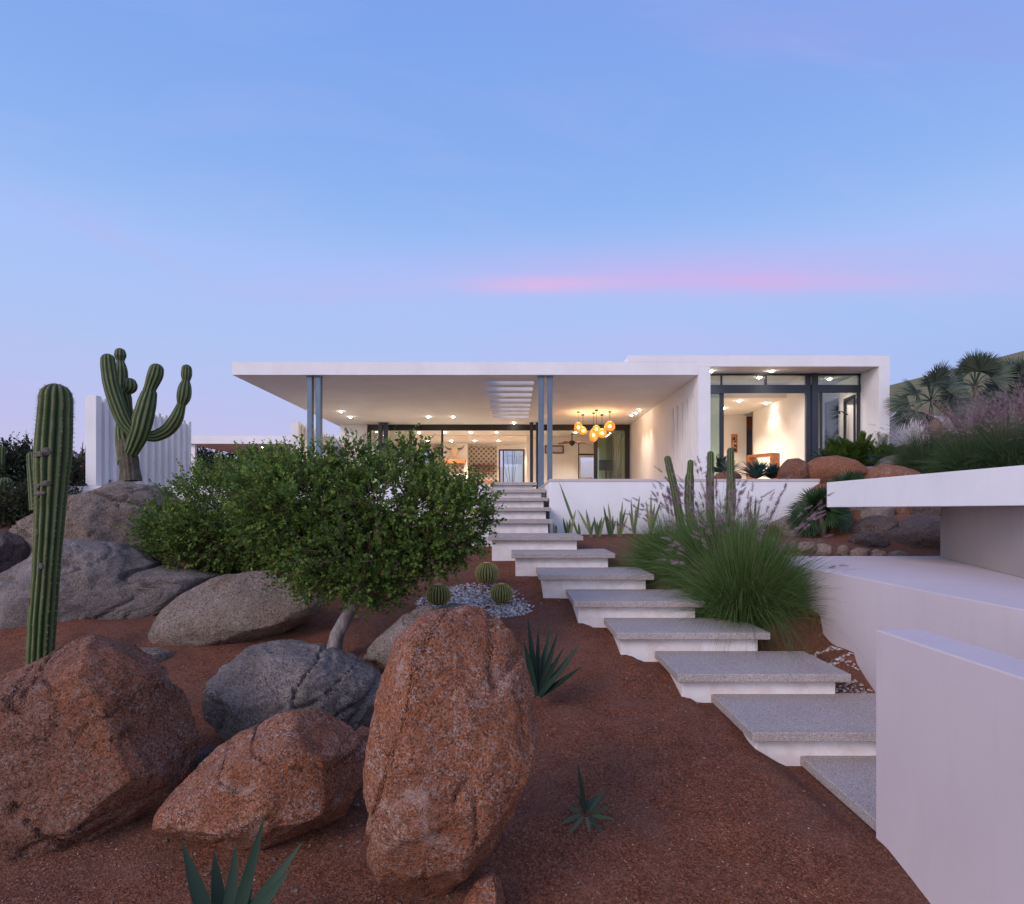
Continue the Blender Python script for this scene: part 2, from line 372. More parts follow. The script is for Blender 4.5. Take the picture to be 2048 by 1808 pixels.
# ------------------------------------------------------------------ boulders
def boulder(name, outline, Y, depth, mat, label, seed, level=5, facets=5, rough=1., group=None, cat='boulder', grooves=1., shrink=.97):
    V, Fc = ico(level); o = np.array(outline, dtype=float)
    c = (o.min(0)+o.max(0))/2
    # radial profile
    N = 360; th = np.arange(N)*2*PI/N; R = np.zeros(N); A = o; B = np.roll(o, -1, 0)
    for k, t in enumerate(th):
        d = np.array([math.cos(t), -math.sin(t)]); best = 0
        for p, q in zip(A-c, B-c):
            e = q-p; den = d[0]*e[1]-d[1]*e[0]
            if abs(den) < 1e-9: continue
            r = (p[0]*e[1]-p[1]*e[0])/den; u = (p[0]*d[1]-p[1]*d[0])/den
            if -1e-6 <= u <= 1+1e-6 and r > best: best = r
        R[k] = best
    ker = np.array([1, 2, 3, 4, 3, 2, 1.]); ker /= ker.sum()
    R = sum(w*np.roll(R, i-3) for i, w in enumerate(ker))*Y/F*shrink*(1.015 if Y < 5 else 1)
    x, y, z = V[:, 0], V[:, 1], V[:, 2]
    ct = np.clip(np.sqrt(x*x+z*z), 1e-6, 1); an = np.arctan2(z, x) % (2*PI); rr = np.interp(an, np.append(th, 2*PI), np.append(R, R[0]))
    rad = rr*ct**.82
    p = np.stack([rad*x/ct, np.sign(y)*np.abs(y)**.92*depth, rad*z/ct], 1)
    size = R.mean(); rs = np.random.default_rng(seed); e0 = p.min(0), p.max(0)
    for k in range(facets):
        n = rs.normal(0, 1, 3); n[1] = -abs(n[1])*rs.uniform(.5, 1.6); n /= np.linalg.norm(n)
        dd = p@n; lim = dd.max()*rs.uniform(.66, .88); over = np.maximum(dd-lim, 0); p -= np.outer(over*.92, n)
    for k in range(16):
        n = rs.normal(0, 1, 3); n[1] = -abs(n[1])*rs.uniform(.3, 1.3); n /= np.linalg.norm(n)
        dd = p@n; lim = dd.max()*rs.uniform(.86, .95); over = np.maximum(dd-lim, 0); p -= np.outer(over*.95*min(1, grooves), n)
    for ax in (0, 2):
        lo, hi = p[:, ax].min(), p[:, ax].max(); v = p[:, ax]; p[:, ax] = np.where(v < 0, v*e0[0][ax]/lo, v*e0[1][ax]/hi)
    nr = p/np.linalg.norm(p, axis=1)[:, None]
    disp = np.empty(len(p)); sv = Vector((seed*3.1, seed*1.7, seed*.9))
    ca = math.cos(seed*1.3); sa = math.sin(seed*1.3)
    for i in range(len(p)):
        q = Vector(p[i]/size)+sv
        a = noise.fractal(q*1.3, 1., 2.1, 4)*.075
        u1 = q.x*ca+q.z*sa; u2 = q.z*ca-q.x*sa; wb = noise.noise(q*2.2)*.10
        cr = abs(noise.noise(Vector((u1*.45, q.y*.5, u2*1.9+wb))+Vector((9, 3, 1))*.7))
        cr2 = abs(noise.noise(Vector((u1*2.6, q.y*1.2, u2*1.0+wb))+Vector((4, 8, 2))))
        g = -.075*math.exp(-(cr/.020)**2)*grooves-.03*math.exp(-(cr2/.022)**2)*grooves
        # ledge-like steps
        lv = noise.noise(q*.9+Vector((2, 5, 7)))*5; st = (lv-math.floor(lv)); a += .028*rough*(st if st < .85 else (1-st)/.15*.85)*(1 if noise.noise(q*.6) > 0 else .2)
        disp[i] = (a+g+.012*noise.noise(q*9)+.006*noise.noise(q*21))*size*rough
    p = p+nr*disp[:, None]
    cen = P(c[0], c[1], Y); mb = MB(); mb.v = (p+np.array(cen)).tolist(); mb.f = Fc; mb.a = [0.]*len(p)
    base = Vector((cen.x, cen.y, (p[:, 2].min()+cen.z)))
    ob = mb.build(name, mat, origin=base, smooth=True); return tag(ob, label, cat, group)
BR = 'granite boulders on the slope'
boulder('boulder', [(955,1213),(1000,1225),(1035,1265),(1060,1330),(1075,1400),(1086,1475),(1076,1560),(1052,1640),(1022,1725),(982,1795),(940,1828),(885,1838),(830,1818),(768,1755),(732,1685),(738,1600),(735,1520),(747,1440),(770,1345),(795,1270),(850,1235),(900,1218)], 3.18, .38, G_OR,
  'tall egg-shaped orange boulder standing upright beside the path', 1, 6, 4, .8, BR)
boulder('boulder', [(640,1432),(690,1450),(725,1500),(737,1560),(722,1615),(670,1645),(600,1668),(520,1693),(450,1708),(380,1703),(335,1672),(320,1625),(345,1580),(400,1530),(460,1480),(550,1440)], 3.75, .42, G_OR,
  'low rounded orange boulder lying in front of the grey one', 2, 6, 4, .8, BR)
boulder('boulder', [(560,1292),(640,1300),(700,1325),(755,1350),(778,1390),(768,1440),(740,1485),(680,1505),(600,1510),(500,1510),(430,1485),(418,1430),(430,1380),(460,1320),(500,1297)], 4.95, .6, G_GR,
  'blue-grey cracked boulder between the orange boulders and the tree trunk', 3, 6, 6, 1.2, BR)
boulder('boulder', [(-120,1330),(-40,1325),(0,1325),(60,1305),(130,1288),(215,1284),(270,1302),(288,1340),(290,1376),(358,1380),(364,1440),(358,1500),(340,1570),(290,1620),(200,1680),(90,1733),(0,1738),(-80,1710),(-170,1600),(-160,1450)], 3.85, .46, G_RB,
  'huge red-brown boulder cut off by the left edge', 4, 6, 6, 1.0, BR)
boulder('boulder', [(-50,1240),(0,1190),(60,1150),(110,1100),(170,1078),(230,1080),(280,1110),(320,1135),(400,1150),(450,1162),(420,1195),(345,1220),(315,1260),(300,1300),(200,1330),(60,1340),(-60,1340),(-70,1280)], 7.9, .95, G_GR,
  'broad grey granite slab behind the tall single cactus', 5, 6, 6, 1.2, BR)
boulder('boulder', [(300,1265),(315,1215),(370,1183),(420,1160),(490,1142),(540,1140),(580,1165),(650,1195),(630,1235),(560,1280),(450,1305),(350,1310),(302,1295)], 7.0, .5, G_TAN,
  'grey wedge boulder with small dark patches left of the tree', 6, 6, 4, .6, BR, grooves=.5)
boulder('boulder', [(12,1150),(35,1085),(90,1045),(140,1008),(200,975),(245,957),(300,960),(330,985),(375,1010),(400,1080),(370,1160),(250,1200),(80,1210),(10,1190)], 10.2, 1.2, G_TAN,
  'high weathered boulder carrying the branching cactus', 7, 6, 7, 1.3, BR)
boulder('boulder', [(-60,1100),(-30,1060),(15,1062),(38,1100),(40,1170),(10,1230),(-60,1240)], 9.0, .5, G_DK, 'dark boulder at the left edge under the bushes', 8, 5, 4, 1, BR)
boulder('boulder', [(722,1315),(750,1280),(800,1240),(862,1207),(878,1225),(905,1260),(880,1340),(780,1360),(728,1345)], 5.6, .35, G_TAN, 'small grey boulder peeking out behind the upright orange boulder', 9, 5, 5, .9, BR)
boulder('boulder', [(868,1215),(905,1205),(945,1212),(960,1235),(900,1260),(866,1245)], 6.3, .25, G_GR, 'flat grey rock at the pebble bed edge', 10, 5, 3, .8, BR)
boulder('boulder', [(925,1812),(950,1778),(985,1760),(1008,1775),(1012,1820),(990,1870),(930,1870)], 3.0, .16, G_OR, 'small orange rock at the foot of the upright boulder', 11, 5, 4, .8, BR)
boulder('boulder', [(690,1485),(715,1462),(745,1470),(752,1530),(745,1590),(700,1590),(688,1540)], 4.4, .28, G_RB, 'small dark rock wedged between orange boulders', 12, 5, 4, .8, BR)
boulder('boulder', [(335,1570),(345,1530),(390,1505),(440,1500),(450,1560),(400,1610),(340,1620)], 4.45, .3, G_DK, 'dark grey rock wedged between the huge left boulder and the low orange one', 13, 5, 4, .8, BR)
boulder('boulder', [(245,1318),(252,1298),(300,1296),(342,1308),(335,1325),(280,1334)], 6.3, .2, G_TAN, 'thin flat stone lying below the wedge boulder', 14, 5, 3, .8, BR)
boulder('boulder', [(700,1345),(722,1325),(770,1340),(790,1375),(770,1420),(715,1420)], 5.5, .25, G_RB, 'small red rock right of the blue-grey boulder', 15, 5, 3, .8, BR)
# rocks beside the wing
TR = 'rocks in the planting in front of the glazed wing'
boulder('boulder', [(1560,957),(1564,935),(1578,918),(1597,916),(1612,928),(1620,950),(1618,962),(1565,965)], 13.1, .35, G_RB, 'half black half orange rock left of the smooth orange boulder', 20, 5, 5, 1, TR)
boulder('boulder', [(1606,955),(1612,930),(1635,913),(1668,911),(1700,918),(1722,935),(1732,958),(1700,972),(1615,970)], 13.0, .55, G_OR2, 'smooth orange boulder in front of the glazed wing', 21, 5, 3, .5, TR, grooves=.4)
boulder('boulder', [(1728,958),(1738,940),(1765,929),(1805,930),(1838,945),(1842,960),(1800,975),(1735,975)], 12.5, .45, G_OR, 'speckled orange rock just above the cantilevered slab', 22, 5, 4, .9, TR)
boulder('boulder', [(1752,935),(1770,915),(1790,908),(1818,915),(1826,935),(1800,945),(1760,945)], 13.8, .4, G_GR, 'grey rock under the purple fountain grass on the bank', 23, 5, 4, .8, TR)
boulder('boulder', [(1424,958),(1435,946),(1462,942),(1482,948),(1486,962),(1430,966)], 12.95, .25, G_RB, 'low flat rock behind the column cacti on the terrace wall', 24, 4, 4, .9, TR)
boulder('boulder', [(1722,940),(1735,932),(1752,934),(1755,950),(1728,952)], 13.6, .2, G_GR, 'small grey rock between two orange rocks', 25, 4, 4, .9, TR)
# rocks below the slab
UR = 'rocks stacked under the cantilevered slab'
for k, (ol, Y, d, m, lb) in enumerate([
 ([(1775,1095),(1782,1065),(1810,1040),(1850,1025),(1905,1030),(1925,1080),(1915,1125),(1850,1130),(1790,1115)], 10.4, .5, G_DK, 'large dark boulder against the wall under the slab'),
 ([(1700,1070),(1715,1042),(1750,1030),(1790,1038),(1800,1070),(1785,1095),(1720,1095)], 11.0, .5, G_DK, 'dark rounded boulder in the middle of the rocks under the slab'),
 ([(1703,1080),(1715,1068),(1745,1066),(1775,1078),(1782,1092),(1750,1100),(1710,1094)], 10.2, .25, G_DK, 'low flat dark rock lying on the soil under the slab'),
 ([(1784,1045),(1795,1030),(1825,1028),(1832,1045),(1810,1056),(1790,1054)], 11.0, .25, G_RB, 'small reddish rock perched under the slab'),
 ([(1600,1075),(1606,1045),(1625,1032),(1650,1036),(1658,1072),(1640,1085),(1605,1085)], 11.6, .3, G_TAN, 'pale brown rock behind the dark green fan palm'),
 ([(1662,1072),(1668,1040),(1690,1030),(1706,1045),(1708,1075),(1690,1086),(1665,1084)], 11.4, .3, G_TAN, 'brown rock right of the dark green fan palm'),
 ([(1700,1035),(1712,1000),(1760,985),(1830,985),(1900,1000),(1905,1035),(1800,1040),(1720,1045)], 11.9, .6, G_RB, 'long dark red boulder directly beneath the slab edge'),
 ([(1656,1030),(1662,1010),(1700,1002),(1730,1012),(1728,1035),(1690,1042)], 11.8, .3, G_TAN, 'grey rock beneath the left corner of the slab'),
 ([(1538,1078),(1548,1045),(1575,1030),(1605,1040),(1612,1080),(1580,1090)], 11.8, .3, G_TAN, 'tan rock half hidden behind the fountain grass plumes'),
 ([(1706,1048),(1722,1020),(1755,1010),(1790,1016),(1796,1044),(1750,1052)], 11.5, .35, G_TAN, 'brown rock behind the low flat dark one under the slab'),
 ([(1826,1040),(1835,1005),(1870,990),(1920,1000),(1925,1040),(1870,1050)], 11.3, .4, G_DK, 'dark rock tucked beneath the slab against the beige wall'),
 ([(1745,1000),(1765,975),(1810,965),(1850,975),(1860,1005),(1800,1015)], 12.2, .4, G_RB, 'reddish rock hidden high behind the slab edge'),
 ([(1618,1030),(1622,985),(1650,965),(1690,972),(1700,1010),(1670,1035)], 12.0, .35, G_OR2, 'orange rock behind the fan palm at the end of the terrace wall')]):
    boulder('boulder', ol, Y, d, m, lb, 40+k, 5, 5, 1, UR)
SR = 'small edging stones along the low ramp wall'
for k, (x, y, w, h, m, lb) in enumerate([(1545,1088,30,26,G_PALE,'whitish edging stone nearest the fountain grass'),(1566,1097,26,22,G_TAN,'tan edging stone beside a blue-grey one'),
  (1586,1092,22,28,G_GR,'blue-grey upright edging stone'),(1615,1096,46,30,G_PALE,'pink jagged edging stone left of the biggest one'),(1647,1101,48,32,G_PALE,'biggest wedge-shaped peach edging stone'),
  (1687,1103,26,28,G_TAN,'narrow grey-tan edging stone'),(1718,1107,44,24,G_PALE,'pale block-like edging stone in the middle of the row'),(1757,1109,36,20,G_PALE,'small beige edging stone second from the dark rocks'),
  (1798,1110,42,18,G_TAN,'flat beige edging stone beside the dark boulder')]):
    rs = random.Random(k+5); ol = []
    for a in range(7):
        t = a/7*2*PI+rs.uniform(-.3, .3); ol.append((x+w/2*math.cos(t)*rs.uniform(.85, 1.15), y-h/2*math.sin(t)*rs.uniform(.85, 1.15)))
    boulder('edging_stone', ol, 9.25, w*.5*9.25/F*.8, m, lb, 60+k, 4, 7, .8, SR, 'stone')

# ------------------------------------------------------------------ steps
SL = ['lowest grey step slab half hidden by the front wall','second step from the bottom, running behind the front wall','third step from the bottom beside the pale pebbles','fourth step from the bottom under the fountain grass edge',
 'fifth step from the bottom with grass blades hanging over its right end','sixth step from the bottom beside the dry tuft','seventh step from the bottom, right of the barrel cacti','eighth step from the bottom, partly behind the tree leaves',
 'ninth step from the bottom, just in front of the terrace wall','tenth step from the bottom, inside the terrace wall opening','third step from the top, between the terrace walls','second step from the top, below the narrow top slab','narrow topmost step slab at terrace level']
for k, (z, y0, y1, x0, x1) in enumerate(ST):
    e = empty('step', ((x0+x1)/2, (y0+y1)/2, z-.5), SL[k], 'step', 'floating concrete steps up to the terrace')
    mb = MB(); mb.box(x0, x1, y0, y1, z-.072, z); mb.build('tread', TREAD, e, auto=.008)
    g = min(ground(x0, y0+.1), ground(x0, y1), ground(x1, y0))-.3
    yb = y1-.06 if k > 7 or k == 12 else min(y1, ST[k+1][1]+.09)
    mb = MB(); mb.box(x0+.06, x1-.09, y0+.10, yb-.003, min(g, z-.5), z-.072); mb.build('riser', WS, e, auto=.006)

# ------------------------------------------------------------------ garden walls
def wall(name, boxes, label, mat=W, cat='wall', bev=.008, cap=None, origin=None):
    e = empty(name, origin or ((boxes[0][0]+boxes[0][1])/2, (boxes[0][2]+boxes[0][3])/2, boxes[0][4]), label, cat)
    for b in boxes: mb = MB(); mb.box(*b); mb.build('wall_body', mat, e, auto=bev)
    if cap:
        for b in cap: mb = MB(); mb.box(*b); mb.build('coping', CAP, e, auto=.004)
    return e
CAP = m_stucco('coping_pinkish', (.56, .50, .49), .05)
wall('garden_wall', [(2.143, 2.41, 0.6, 3.70, -2.8, -.707)], 'tall white plaster wall end closest to the camera at the lower right', mat=WG)
mb = MB(); mb.prism([(3.32, 3.2), (6.6, 3.2), (6.6, 8.85), (3.42, 8.85), (3.32, 8.6)], -2.2, -.65)
tag(mb.build('ramp_wall', WG, origin=(4.5, 6, -2.2), auto=.008), 'low broad white ramp wall curving behind the fountain grass', 'ramp')
e = empty('cantilever_canopy', (5.5, 6, -.65), 'white cantilevered slab jutting in from the right over dark rocks', 'canopy')
mb = MB(); mb.prism([(4.51, -1.5), (10.5, -1.5), (10.5, 9.0), (4.51, 9.0)], .04, .397); mb.build('slab', W, e, auto=.006)
mb = MB(); mb.prism([(5.84, 8.55), (4.86, 5.97), (4.2, 4.2), (4.5, 4.2), (6.3, 8.55)], -.646, .037); mb.build('support_wall', BEIGE_SHADED, e)
# terrace walls
wall('terrace_wall', [(.712, 6.02, 12.30, 12.55, -1.2, .555), (.712, .96, 12.553, 17.2, -1.2, .553)], 'long white terrace wall right of the steps, behind the snake plants',
     cap=[(.706, 6.03, 12.29, 12.60, .556, .612), (.706, .965, 12.603, 17.2, .556, .612)])
wall('terrace_wall', [(-3.0, -.64, 13.9, 14.15, -1.2, .555), (-.89, -.64, 14.153, 17.6, -1.2, .553)], 'short white terrace wall left of the steps, behind the tree leaves',
     cap=[(-3.0, -.63, 13.89, 14.2, .556, .612), (-.9, -.63, 14.203, 17.6, .556, .612)])
wall('terrace_wall', [(-11.4, -3.003, 15.9, 16.2, -1.2, .61)], 'white terrace wall on the left behind the high boulder')
# terrace floor + planting bed
mb = MB()
mb.box(.97, 4.7, 12.61, 16.9, .2, .56); mb.box(-11.3, -.91, 16.25, 17.0, .2, .56); mb.box(-11.3, 9.6, 17.3, 34.5, .2, .59); mb.box(-.62, .70, 15.4, 17.29, -.2, .42)
tag(mb.build('terrace_floor', FLOORM), kind='structure')
def bed():
    mb = MB(); xs = np.linspace(4.72, 10.7, 60); ys = np.linspace(12.3, 17.2, 50)
    for y in ys:
        for x in xs: mb.v.append((x, y, (.45 if x > 6.02 and y < 12.6 else .56)+.06*sstep(12.6, 14, y)+.12*sstep(8.5, 10.5, x)+.02*noise.noise(Vector((x*2, y*2, 0)))) if not (x < 6.1 and y < 12.6) else (x, 12.62, .55))
    mb.a = [0.]*len(mb.v)
    for j in range(49):
        for i in range(59): a = j*60+i; mb.f.append((a, a+1, a+61, a+60))
    tag(mb.build('planting_soil', DIRT, smooth=True), kind='structure')
bed()
# ramp of pale paving on the bed
mb = MB(); mb.v = [(4.9,12.66,.585),(6.4,12.66,.585),(6.2,13.6,.80),(5.8,13.6,.80),(4.9,12.75,.60)]; mb.a = [0.]*5
mb.f = [(0,1,2,3,4)]

# ------------------------------------------------------------------ house
H = empty('modern_house', (0, 22, .6), 'white flat-roofed modern house with deep veranda and glazed wing', 'house')
def part(name, mat, parent=H, bev=None, *boxes):
    mb = MB()
    for b in boxes: mb.box(*b)
    return mb.build(name, mat, parent, auto=bev)
mb = MB()
sy = [17.34,17.80,18.20,18.72,19.12,19.66,20.07,20.58,21.03,21.52,21.9,22.4,22.8,23.3,23.7,24.25]
ys = [16.5]+sy+[29.75]; grid_slab(mb, [-7.43, -.79, .57, 4.877], ys, {(1, 1+2*i) for i in range(8)}, 3.57, 3.907, 'z')
mb.build('veranda_roof', WCEIL if False else W, H)
# wing shell (gable frame)
mb = MB(); grid_slab(mb, [3.036, 4.88, 5.2, 9.65, 9.93], [.2, 3.79, 3.910, 4.08], {(0,0),(0,1),(1,0),(2,0),(3,0)}, 16.5, 25.5, 'y'); mb.build('wing_roof', W, H)
mb = MB(); grid_slab(mb, [16.5, 18.55, 19.5, 25.5], [.2, 1.6, 3.33, 3.789], {(1, 1)}, 9.65, 9.93, 'x'); mb.build('wing_side_wall', W, H)
# wall with slits between veranda and wing
us = [16.5]; 
for c in (16.97, 17.56, 18.05, 18.58, 19.1): us += [c-.05, c+.07]
us.append(26.4); mb = MB(); grid_slab(mb, us, [.2, .95, 3.10, 3.569], {(1+2*i, 1) for i in range(5)}, 4.88, 5.12, 'x'); mb.build('slotted_wall', W, H)
part('wing_dividing_wall', W, H, None, (5.121, 5.199, 16.501, 26.4, .2, 3.788), (4.881, 5.12, 16.501, 26.4, 3.5705, 3.788))
# veranda rear-left wall pieces
part('rear_wall', W, H, None, (-7.2, -6.10, 26.0, 26.25, .6, 3.568), (-7.2, -7.0, 26.26, 29.7, .6, 3.568))
def column(x0, x1, y, d, mat, z0=.6, z1=3.568, lab=None):
    mb = MB(); mb.box(x0, x1, y, y+d, z0, z1)
    o = mb.build('column', mat, H, auto=.006)
    pl = MB(); pl.box(x0-.015, x1+.015, y-.015, y+d+.015, z1-.03, z1); pl.build('cap_plate', mat, o)
    return o
for x0, x1 in ((-5.49,-5.36),(-5.26,-5.13),(.664,.81),(.903,1.036)):
    if x0 > .8: column(x0, x1, 16.62, .17, STEEL, .613)
    elif x0 > .6: column(x0, x1, 16.62, .17, STEEL, .613)
    else: column(x0, x1, 16.62, .17, STEEL)
for x0, x1 in ((-5.5,-5.35),(-5.3,-5.13),(.67,.80),(.92,1.03)): column(x0, x1, 25.45, .16, DARKF)
# glazed rear wall frame
fr = part('rear_window_frame', BLACKF, H, None, (-6.1, 4.84, 26.10, 26.24, 3.33, 3.569), (4.66, 4.84, 26.10, 26.24, .6, 3.328), (3.36, 3.51, 26.08, 26.22, .6, 3.328),
   (-4.36,-4.24,26.10,26.2,.6,3.328), (-3.02,-2.94,26.10,26.2,.6,3.328), (-6.1,-5.95,26.10,26.2,.6,3.328))
mb = MB(); mb.box(3.512, 4.658, 26.14, 26.155, .62, 3.327); mb.build('glass_pane', GREENGLASS, fr)
mb = MB(); mb.box(-5.948, -4.362, 26.14, 26.155, .62, 3.327); mb.build('glass_pane', GLASS, fr)
# interior behind
part('interior_ceiling', WP, H, None, (-7.0, 5.15, 26.26, 34.8, 3.40, 3.56))
part('ceiling_step', WP, H, None, (-6.9, 5.1, 28.4, 28.5, 3.36, 3.399))
mb = MB(); grid_slab(mb, [-6.98, -4.85, -4.25, -.76, .58, 1.64, 2.60, 3.49, 4.3, 5.18], [.6, 2.75, 2.98, 3.16, 3.398], {(1,0),(1,1),(1,2),(3,0),(3,1),(3,2),(7,0)}, 32.5, 32.7, 'y')
mb.build('back_wall', WP, H)
for b in ((-6.99, -6.8, 26.26, 32.49, .6, 3.398), (5.0, 5.19, 26.41, 32.49, .6, 3.398)): part('interior_side_wall', WP, H, None, b)
# right-side inner room wall with high window frame, and opening towards the back
mb = MB(); grid_slab(mb, [.62, 3.0, 3.9, 4.98], [.6, 2.75, 2.9, 3.2, 3.398], {(1,0),(1,1),(1,2)}, 29.0, 29.2, 'y')
mb.build('inner_wall', WP, H)
part('opening_frame', BLACKF, H, None, (3.0, 3.9, 29.05, 29.12, 2.55, 2.62), (3.0, 3.05, 29.04, 29.12, .6, 3.19), (3.85, 3.9, 29.04, 29.12, .6, 3.19))
fw = MB()
for b in ((1.45,2.33,28.93,28.998,2.945,2.99),(1.45,2.33,28.93,28.998,2.62,2.665),(1.45,1.5,28.93,28.998,2.666,2.944),(2.27,2.33,28.93,28.998,2.666,2.944)): fw.box(*b)
wf = fw.build('high_window_frame', REDWOOD, H); mb = MB(); mb.box(1.501, 2.269, 28.97, 28.985, 2.667, 2.943); mb.build('window_pane', m_plain('pale_pane', (.45,.42,.44), .3), wf)
# fireplace breast and tile panels
def m_tile():
    t = NT('patterned_tile'); co = t.coord((5.5, 5.5, 5.5)); b = t.new('ShaderNodeTexVoronoi', feature='DISTANCE_TO_EDGE'); b.inputs['Scale'].default_value = 1.
    b.inputs['Randomness'].default_value = 0
    mp = t.new('ShaderNodeMapping'); mp.inputs['Rotation'].default_value = (0, math.radians(45), 0); t.link(co, mp.inputs[0]); t.link(mp.outputs[0], b.inputs['Vector'])
    c = t.ramp(b.outputs['Distance'], [(0, (.55,.47,.38)), (.14, (.50,.42,.34)), (.2, (.09,.075,.065)), (.5, (.20,.17,.14))])
    return t.fin(c, .4)
TILE = m_tile()
part('chimney_breast', WP, H, None, (-3.62, -2.33, 31.7, 32.49, .6, 3.398))
part('tile_panel', TILE, H, None, (-2.325, -.87, 32.42, 32.497, .6, 3.3))
part('tile_panel', TILE, H, None, (-4.2, -3.66, 32.42, 32.497, .6, 3.3))
part('tile_panel', TILE, H, None, (-3.38, -2.5, 31.64, 31.697, .6, 2.28))
for y, z in ((931, 0), (942.5, 0)):
    zz = (1020-y)*32.3/F; part('wall_shelf', REDWOOD, H, None, (-2.13, -.97, 32.1, 32.418, zz-.035, zz+.035))
part('mantel', WOOD, H, None, (-3.6, -2.42, 31.3, 31.698, 2.36, 2.50))
# glass door in back wall with sky beyond
fd = part('back_door_frame', BLACKF, H, None, (-.76,-.69,32.55,32.62,.6,3.158),(.50,.58,32.55,32.62,.6,3.158),(-.689,.499,32.55,32.62,3.09,3.158),(-.56,-.50,32.55,32.62,.6,3.088))
mb = MB(); mb.box(-.499, .499, 32.58, 32.59, .6, 3.088); mb.build('glass_pane', GLASS, fd)
fd = part('back_window_frame', BLACKF, H, None, (-4.85,-4.79,32.55,32.62,.6,3.158),(-4.31,-4.25,32.55,32.62,.6,3.158),(-4.789,-4.311,32.55,32.62,3.09,3.158))
mb = MB(); mb.box(-4.789, -4.311, 32.58, 32.59, .6, 3.088); mb.build('glass_pane', GLASS, fd)
# curtain behind green glass
def curtain(x0, x1, y, z0, z1, parent, n=14):
    mb = MB(); k = n*8
    for i in range(k+1):
        x = lerp(x0, x1, i/k); yy = y+.05*math.sin(i/8*2*PI)+.02*math.sin(i*.9)
        mb.v += [(x, yy, z0), (x, yy, z1)]; mb.a += [0, 0]
    mb.f = [(2*i, 2*i+2, 2*i+3, 2*i+1) for i in range(k)]
    return mb.build('curtain', m_plain('cream_curtain', (.66,.62,.46), .9), parent, smooth=True)
cu = curtain(3.95, 4.62, 26.7, .62, 3.3, H, 7)
# ---- wing glazing
gf = part('wing_window_frame', DARKF, H, None,
   (5.2, 9.648, 17.36, 17.46, 3.745, 3.788), (5.2, 9.648, 17.36, 17.46, 3.27, 3.476), (5.2, 8.14, 17.33, 17.359, 3.24, 3.30),
   (8.27, 8.435, 17.30, 17.45, .6, 3.269), (8.27, 8.435, 17.30, 17.359, 3.271, 3.787), (8.14, 8.268, 17.36, 17.44, .6, 3.269),
   (5.735, 5.85, 17.38, 17.44, .6, 3.269), (5.76, 5.81, 17.38, 17.44, 3.477, 3.744), (6.99, 7.05, 17.38, 17.44, 3.477, 3.744), (8.13,8.268,17.38,17.44,3.477,3.744),
   (8.545, 8.60, 17.40, 17.44, .6, 3.269), (9.57, 9.648, 17.38, 17.44, .6, 3.269), (9.60, 9.648, 17.38, 17.44, 3.477, 3.744))
for x0, x1, z0, z1, m in ((5.201,5.734,.62,3.268,GREENGLASS),(5.201,5.759,3.478,3.743,GLASS),(5.811,6.989,3.478,3.743,GLASS),(7.051,8.129,3.478,3.743,GLASS),(8.436,9.599,3.478,3.743,GLASS),(8.601,9.1,.62,3.268,GLASS)):
    mb = MB(); mb.box(x0, x1, 17.405, 17.415, z0, z1); mb.build('glass_pane', m, gf)
dl = MB()
A0 = Vector((9.54, 17.46, 0)); B0 = Vector((9.60, 18.15, 0))
for t0, t1, z0, z1 in ((0, .09, .65, 3.22), (.91, 1, .65, 3.22), (.09, .91, 3.13, 3.22), (.09, .91, .65, .74)):
    a = A0.lerp(B0, t0); b = A0.lerp(B0, t1); dl.prism([(a.x-.02, a.y), (a.x+.02, a.y), (b.x+.02, b.y), (b.x-.02, b.y)], z0, z1)
dl.build('open_door_leaf', DARKF, H)
sw = part('side_window_frame', BLACKF, H, None, (9.70,9.78,18.56,18.62,1.62,3.32),(9.70,9.78,19.43,19.49,1.62,3.32),(9.70,9.78,18.621,19.429,3.25,3.32),(9.70,9.78,18.621,19.429,1.62,1.69))
mb = MB(); mb.box(9.73, 9.74, 18.621, 19.429, 1.691, 3.249); mb.build('glass_pane', GLASS, sw)
part('wing_ceiling', WP, H, None, (5.2, 8.13, 18.6, 24.9, 3.34, 3.42), (5.2, 8.13, 18.6, 18.7, 3.421, 3.789))
part('wing_partition', WP, H, None, (8.13, 8.27, 17.47, 21.2, .6, 3.339), (8.13, 8.27, 17.47, 21.2, 3.34, 3.789))
part('wing_back_wall', WP, H, None, (5.301, 8.20, 22.0, 22.2, .6, 3.339), (8.43, 9.648, 22.0, 22.2, .6, 3.789), (8.201, 8.429, 22.0, 22.2, 3.30, 3.5))
part('bath_wall', WP, H, None, (8.28, 9.648, 19.9, 20.1, .6, 3.789))
part('wood_door_panel', REDWOOD, H, None, (8.201, 8.429, 22.05, 22.1, 2.85, 3.299))
part('dark_glass_strip', m_plain('night_glass', (.06,.075,.11), .15, .6), H, None, (8.201, 8.429, 22.06, 22.09, .6, 2.849))
for b in ((5.201, 5.3, 17.5, 22, .6, 3.33),): part('wing_inner_wall', WP, H, None, b)
